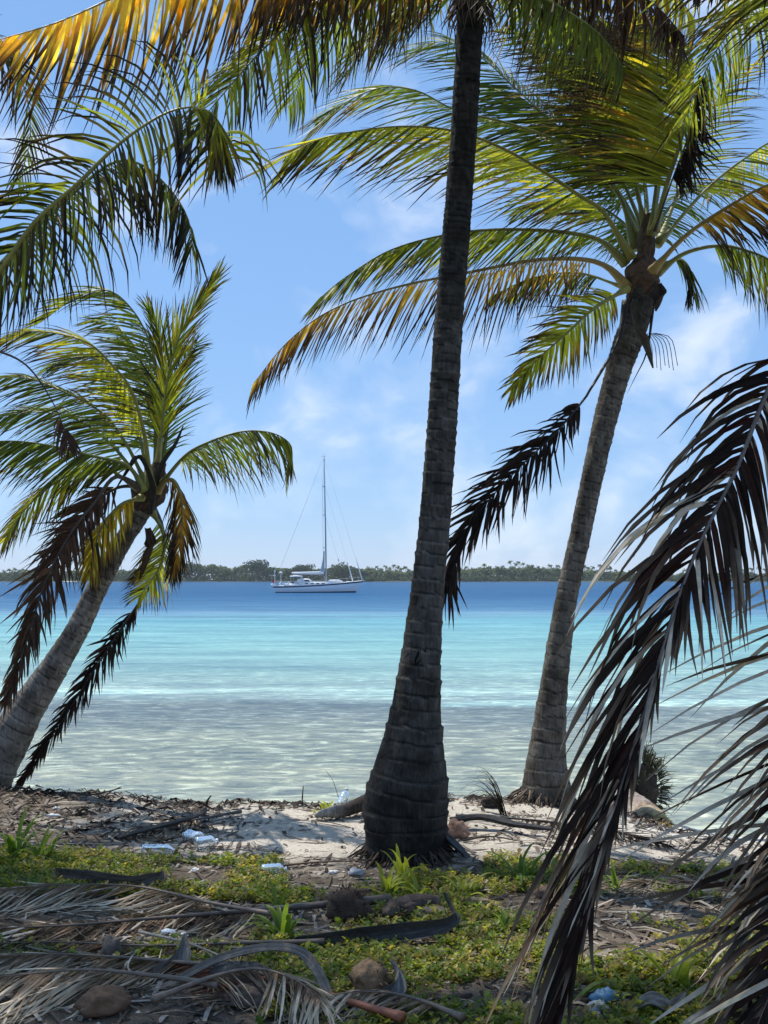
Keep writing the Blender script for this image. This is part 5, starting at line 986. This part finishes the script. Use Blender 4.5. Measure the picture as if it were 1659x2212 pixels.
# ground cover and litter: far too many to count
def scatter():
    rg = random.Random(21); mb = MB(); lt = MB(); pb = MB()
    nrm = lambda x, y: 1.5 * noise.noise((x * 1.3, y * 1.3, 40)) + 0.6 * noise.noise((x * 3.5, y * 3.5, 9))
    cnt = 0
    while cnt < 11500:
        y = 3.6 + 3.7 * rg.random() ** 0.8; x = rg.uniform(-1, 1) * (0.36 * y + 0.25)
        D = pix(V((x, y, .5)))
        dens = nrm(x, y) + 0.15
        if D[0] < 620 and 1850 < D[1] < 1950: dens += 0.55
        if D[0] < 560 and D[1] > 1955: dens -= 0.55
        if D[1] < 1848: dens -= 1.2
        if 600 < D[0] < 1050 and 1845 < D[1] < 1885: dens -= 0.6
        if D[0] > 1010 and D[1] < 1990: dens -= 0.25
        if D[0] > 1250 and D[1] < 1920: dens -= 0.5
        if 850 < D[0] < 1300 and 2000 < D[1] < 2090: dens -= 0.12
        if dens < rg.uniform(-0.1, 0.5): continue
        cnt += 1; z = gh(x, y); c = rg.choice([(.17, .21, .025), (.14, .19, .022), (.24, .24, .028), (.09, .14, .02), (.32, .27, .04), (.20, .15, .06)]); big_ = 0.7 + 0.9 * rg.random() ** 2
        h = rg.uniform(.01, .05); n = rg.randint(5, 9)
        for k in range(n):
            a = k * 2.4 + rg.uniform(0, .8); el = rg.uniform(.1, 1.0); l = rg.uniform(.014, .032) * big_; d = V((math.cos(a) * math.cos(el), math.sin(a) * math.cos(el), math.sin(el)))
            sd_ = V((-math.sin(a), math.cos(a), rg.uniform(-.3, .3))) * (l * .34); p = V((x, y, z + h * (k + 1) / n)) + d * .004
            cc = mul3(c, rg.uniform(.7, 1.35)); mb.add([p, p + d * l * .55 + sd_, p + d * l + V((0, 0, -.15 * l)), p + d * l * .55 - sd_], [(0, 1, 2, 3)], cc)
    for i in range(6500):
        y = 3.6 + 5.0 * rg.random() ** 0.9; x = rg.uniform(-1, 1) * (0.36 * y + 0.25)
        D = pix(V((x, y, .5))); f = noise.noise((x * 1.8, y * 1.8, 70))
        if y > lip(x) + .1: continue
        if D[1] < 1850 and (f < 0.12 and not (D[0] < 520)): 
            if rg.random() < .72: continue
        z = gh(x, y) + .004; a = rg.uniform(0, 3.14); l = rg.uniform(.01, .05) if rg.random() < .75 else rg.uniform(.06, .18); w = rg.uniform(.003, .012)
        d = V((math.cos(a), math.sin(a), 0)) * l; sd_ = V((-math.sin(a), math.cos(a), 0)) * w; p = V((x, y, z)); hh = V((0, 0, rg.uniform(.002, .018)))
        c = mul3(rg.choice([(.10, .07, .05), (.06, .045, .035), (.22, .18, .14), (.14, .10, .07), (.34, .29, .24)]), rg.uniform(.6, 1.3))
        lt.add([p - d - sd_, p - d + sd_, p + sd_ * 1.3 + hh, p - sd_ * 1.3 + hh, p + d + sd_ * .4, p + d - sd_ * .4], [(0, 1, 2, 3), (3, 2, 4, 5)], c)
    for i in range(1500):
        x = rg.uniform(-3.2, 2.4); y = lip(x) - abs(rg.gauss(0, .16)) + .05
        if rg.random() < .35: x = rg.uniform(-3.2, -1.2); y = rg.uniform(7.3, 8.7)
        a = rg.gauss(0, .5); l = rg.uniform(.01, .07); w = rg.uniform(.003, .010); p = V((x, y, gh(x, y) + .006)); d = V((math.cos(a), math.sin(a), rg.gauss(0, .12))) * l; sd_ = V((-math.sin(a), math.cos(a), rg.gauss(0, .5))) * w; hh = V((0, 0, rg.uniform(.004, .03)))
        lt.add([p - d - sd_, p - d + sd_, p + sd_ * 1.3 + hh, p - sd_ * 1.3 + hh, p + d + sd_ * .4, p + d - sd_ * .4], [(0, 1, 2, 3), (3, 2, 4, 5)], mul3(rg.choice([(.06, .045, .035), (.10, .07, .05), (.04, .03, .025), (.16, .12, .09)]), rg.uniform(.6, 1.3)))
    for i in range(1300):
        y = 3.6 + 5.0 * rg.random(); x = rg.uniform(-1, 1) * (0.36 * y + 0.25)
        if y > lip(x) + .1: continue
        s = rg.uniform(.003, .011); p = V((x, y, gh(x, y) + s * .3)); vs = [p + V((s * rg.uniform(.7, 1.5) * dx, s * rg.uniform(.7, 1.3) * dy, s * rg.uniform(.5, .9) * dz)) for dx, dy, dz in ((1, 0, 0), (0, 1, 0), (-1, 0, 0), (0, -1, 0), (0, 0, 1))]
        pb.add(vs, [(0, 1, 4), (1, 2, 4), (2, 3, 4), (3, 0, 4)], mul3((.52, .48, .42), rg.uniform(.5, 1.3)))
    tag(mb.build('ground_cover', M_PLANT, smooth=False), 'low yellow green creeping plants covering the near ground', 'ground cover', kind='stuff')
    tag(lt.build('leaf_litter', M_WOOD, smooth=False), 'brown leaf litter and twigs strewn over the bank', 'leaf litter', kind='stuff')
    tag(pb.build('coral_gravel', M_DECK and M_WOOD, smooth=False), 'pale coral bits scattered over the sand', 'gravel', kind='stuff')
scatter()

# ------------------------------------------------------------ sea air
def haze():
    m, nt, out = mat('sea_air'); v = N(nt, 'ShaderNodeVolumePrincipled'); v.inputs['Color'].default_value = (0.86, 0.93, 1.0, 1); v.inputs['Density'].default_value = 0.00011; v.inputs['Anisotropy'].default_value = 0.2
    L(nt, v.outputs[0], out.inputs['Volume']); mb = MB(); mb.box((-6100, -60, -3.6), (6100, 9100, 26), (1, 1, 1))
    tag(mb.build('haze', m, smooth=False), 'thin pale sea haze over the lagoon', 'haze', kind='stuff')
haze()
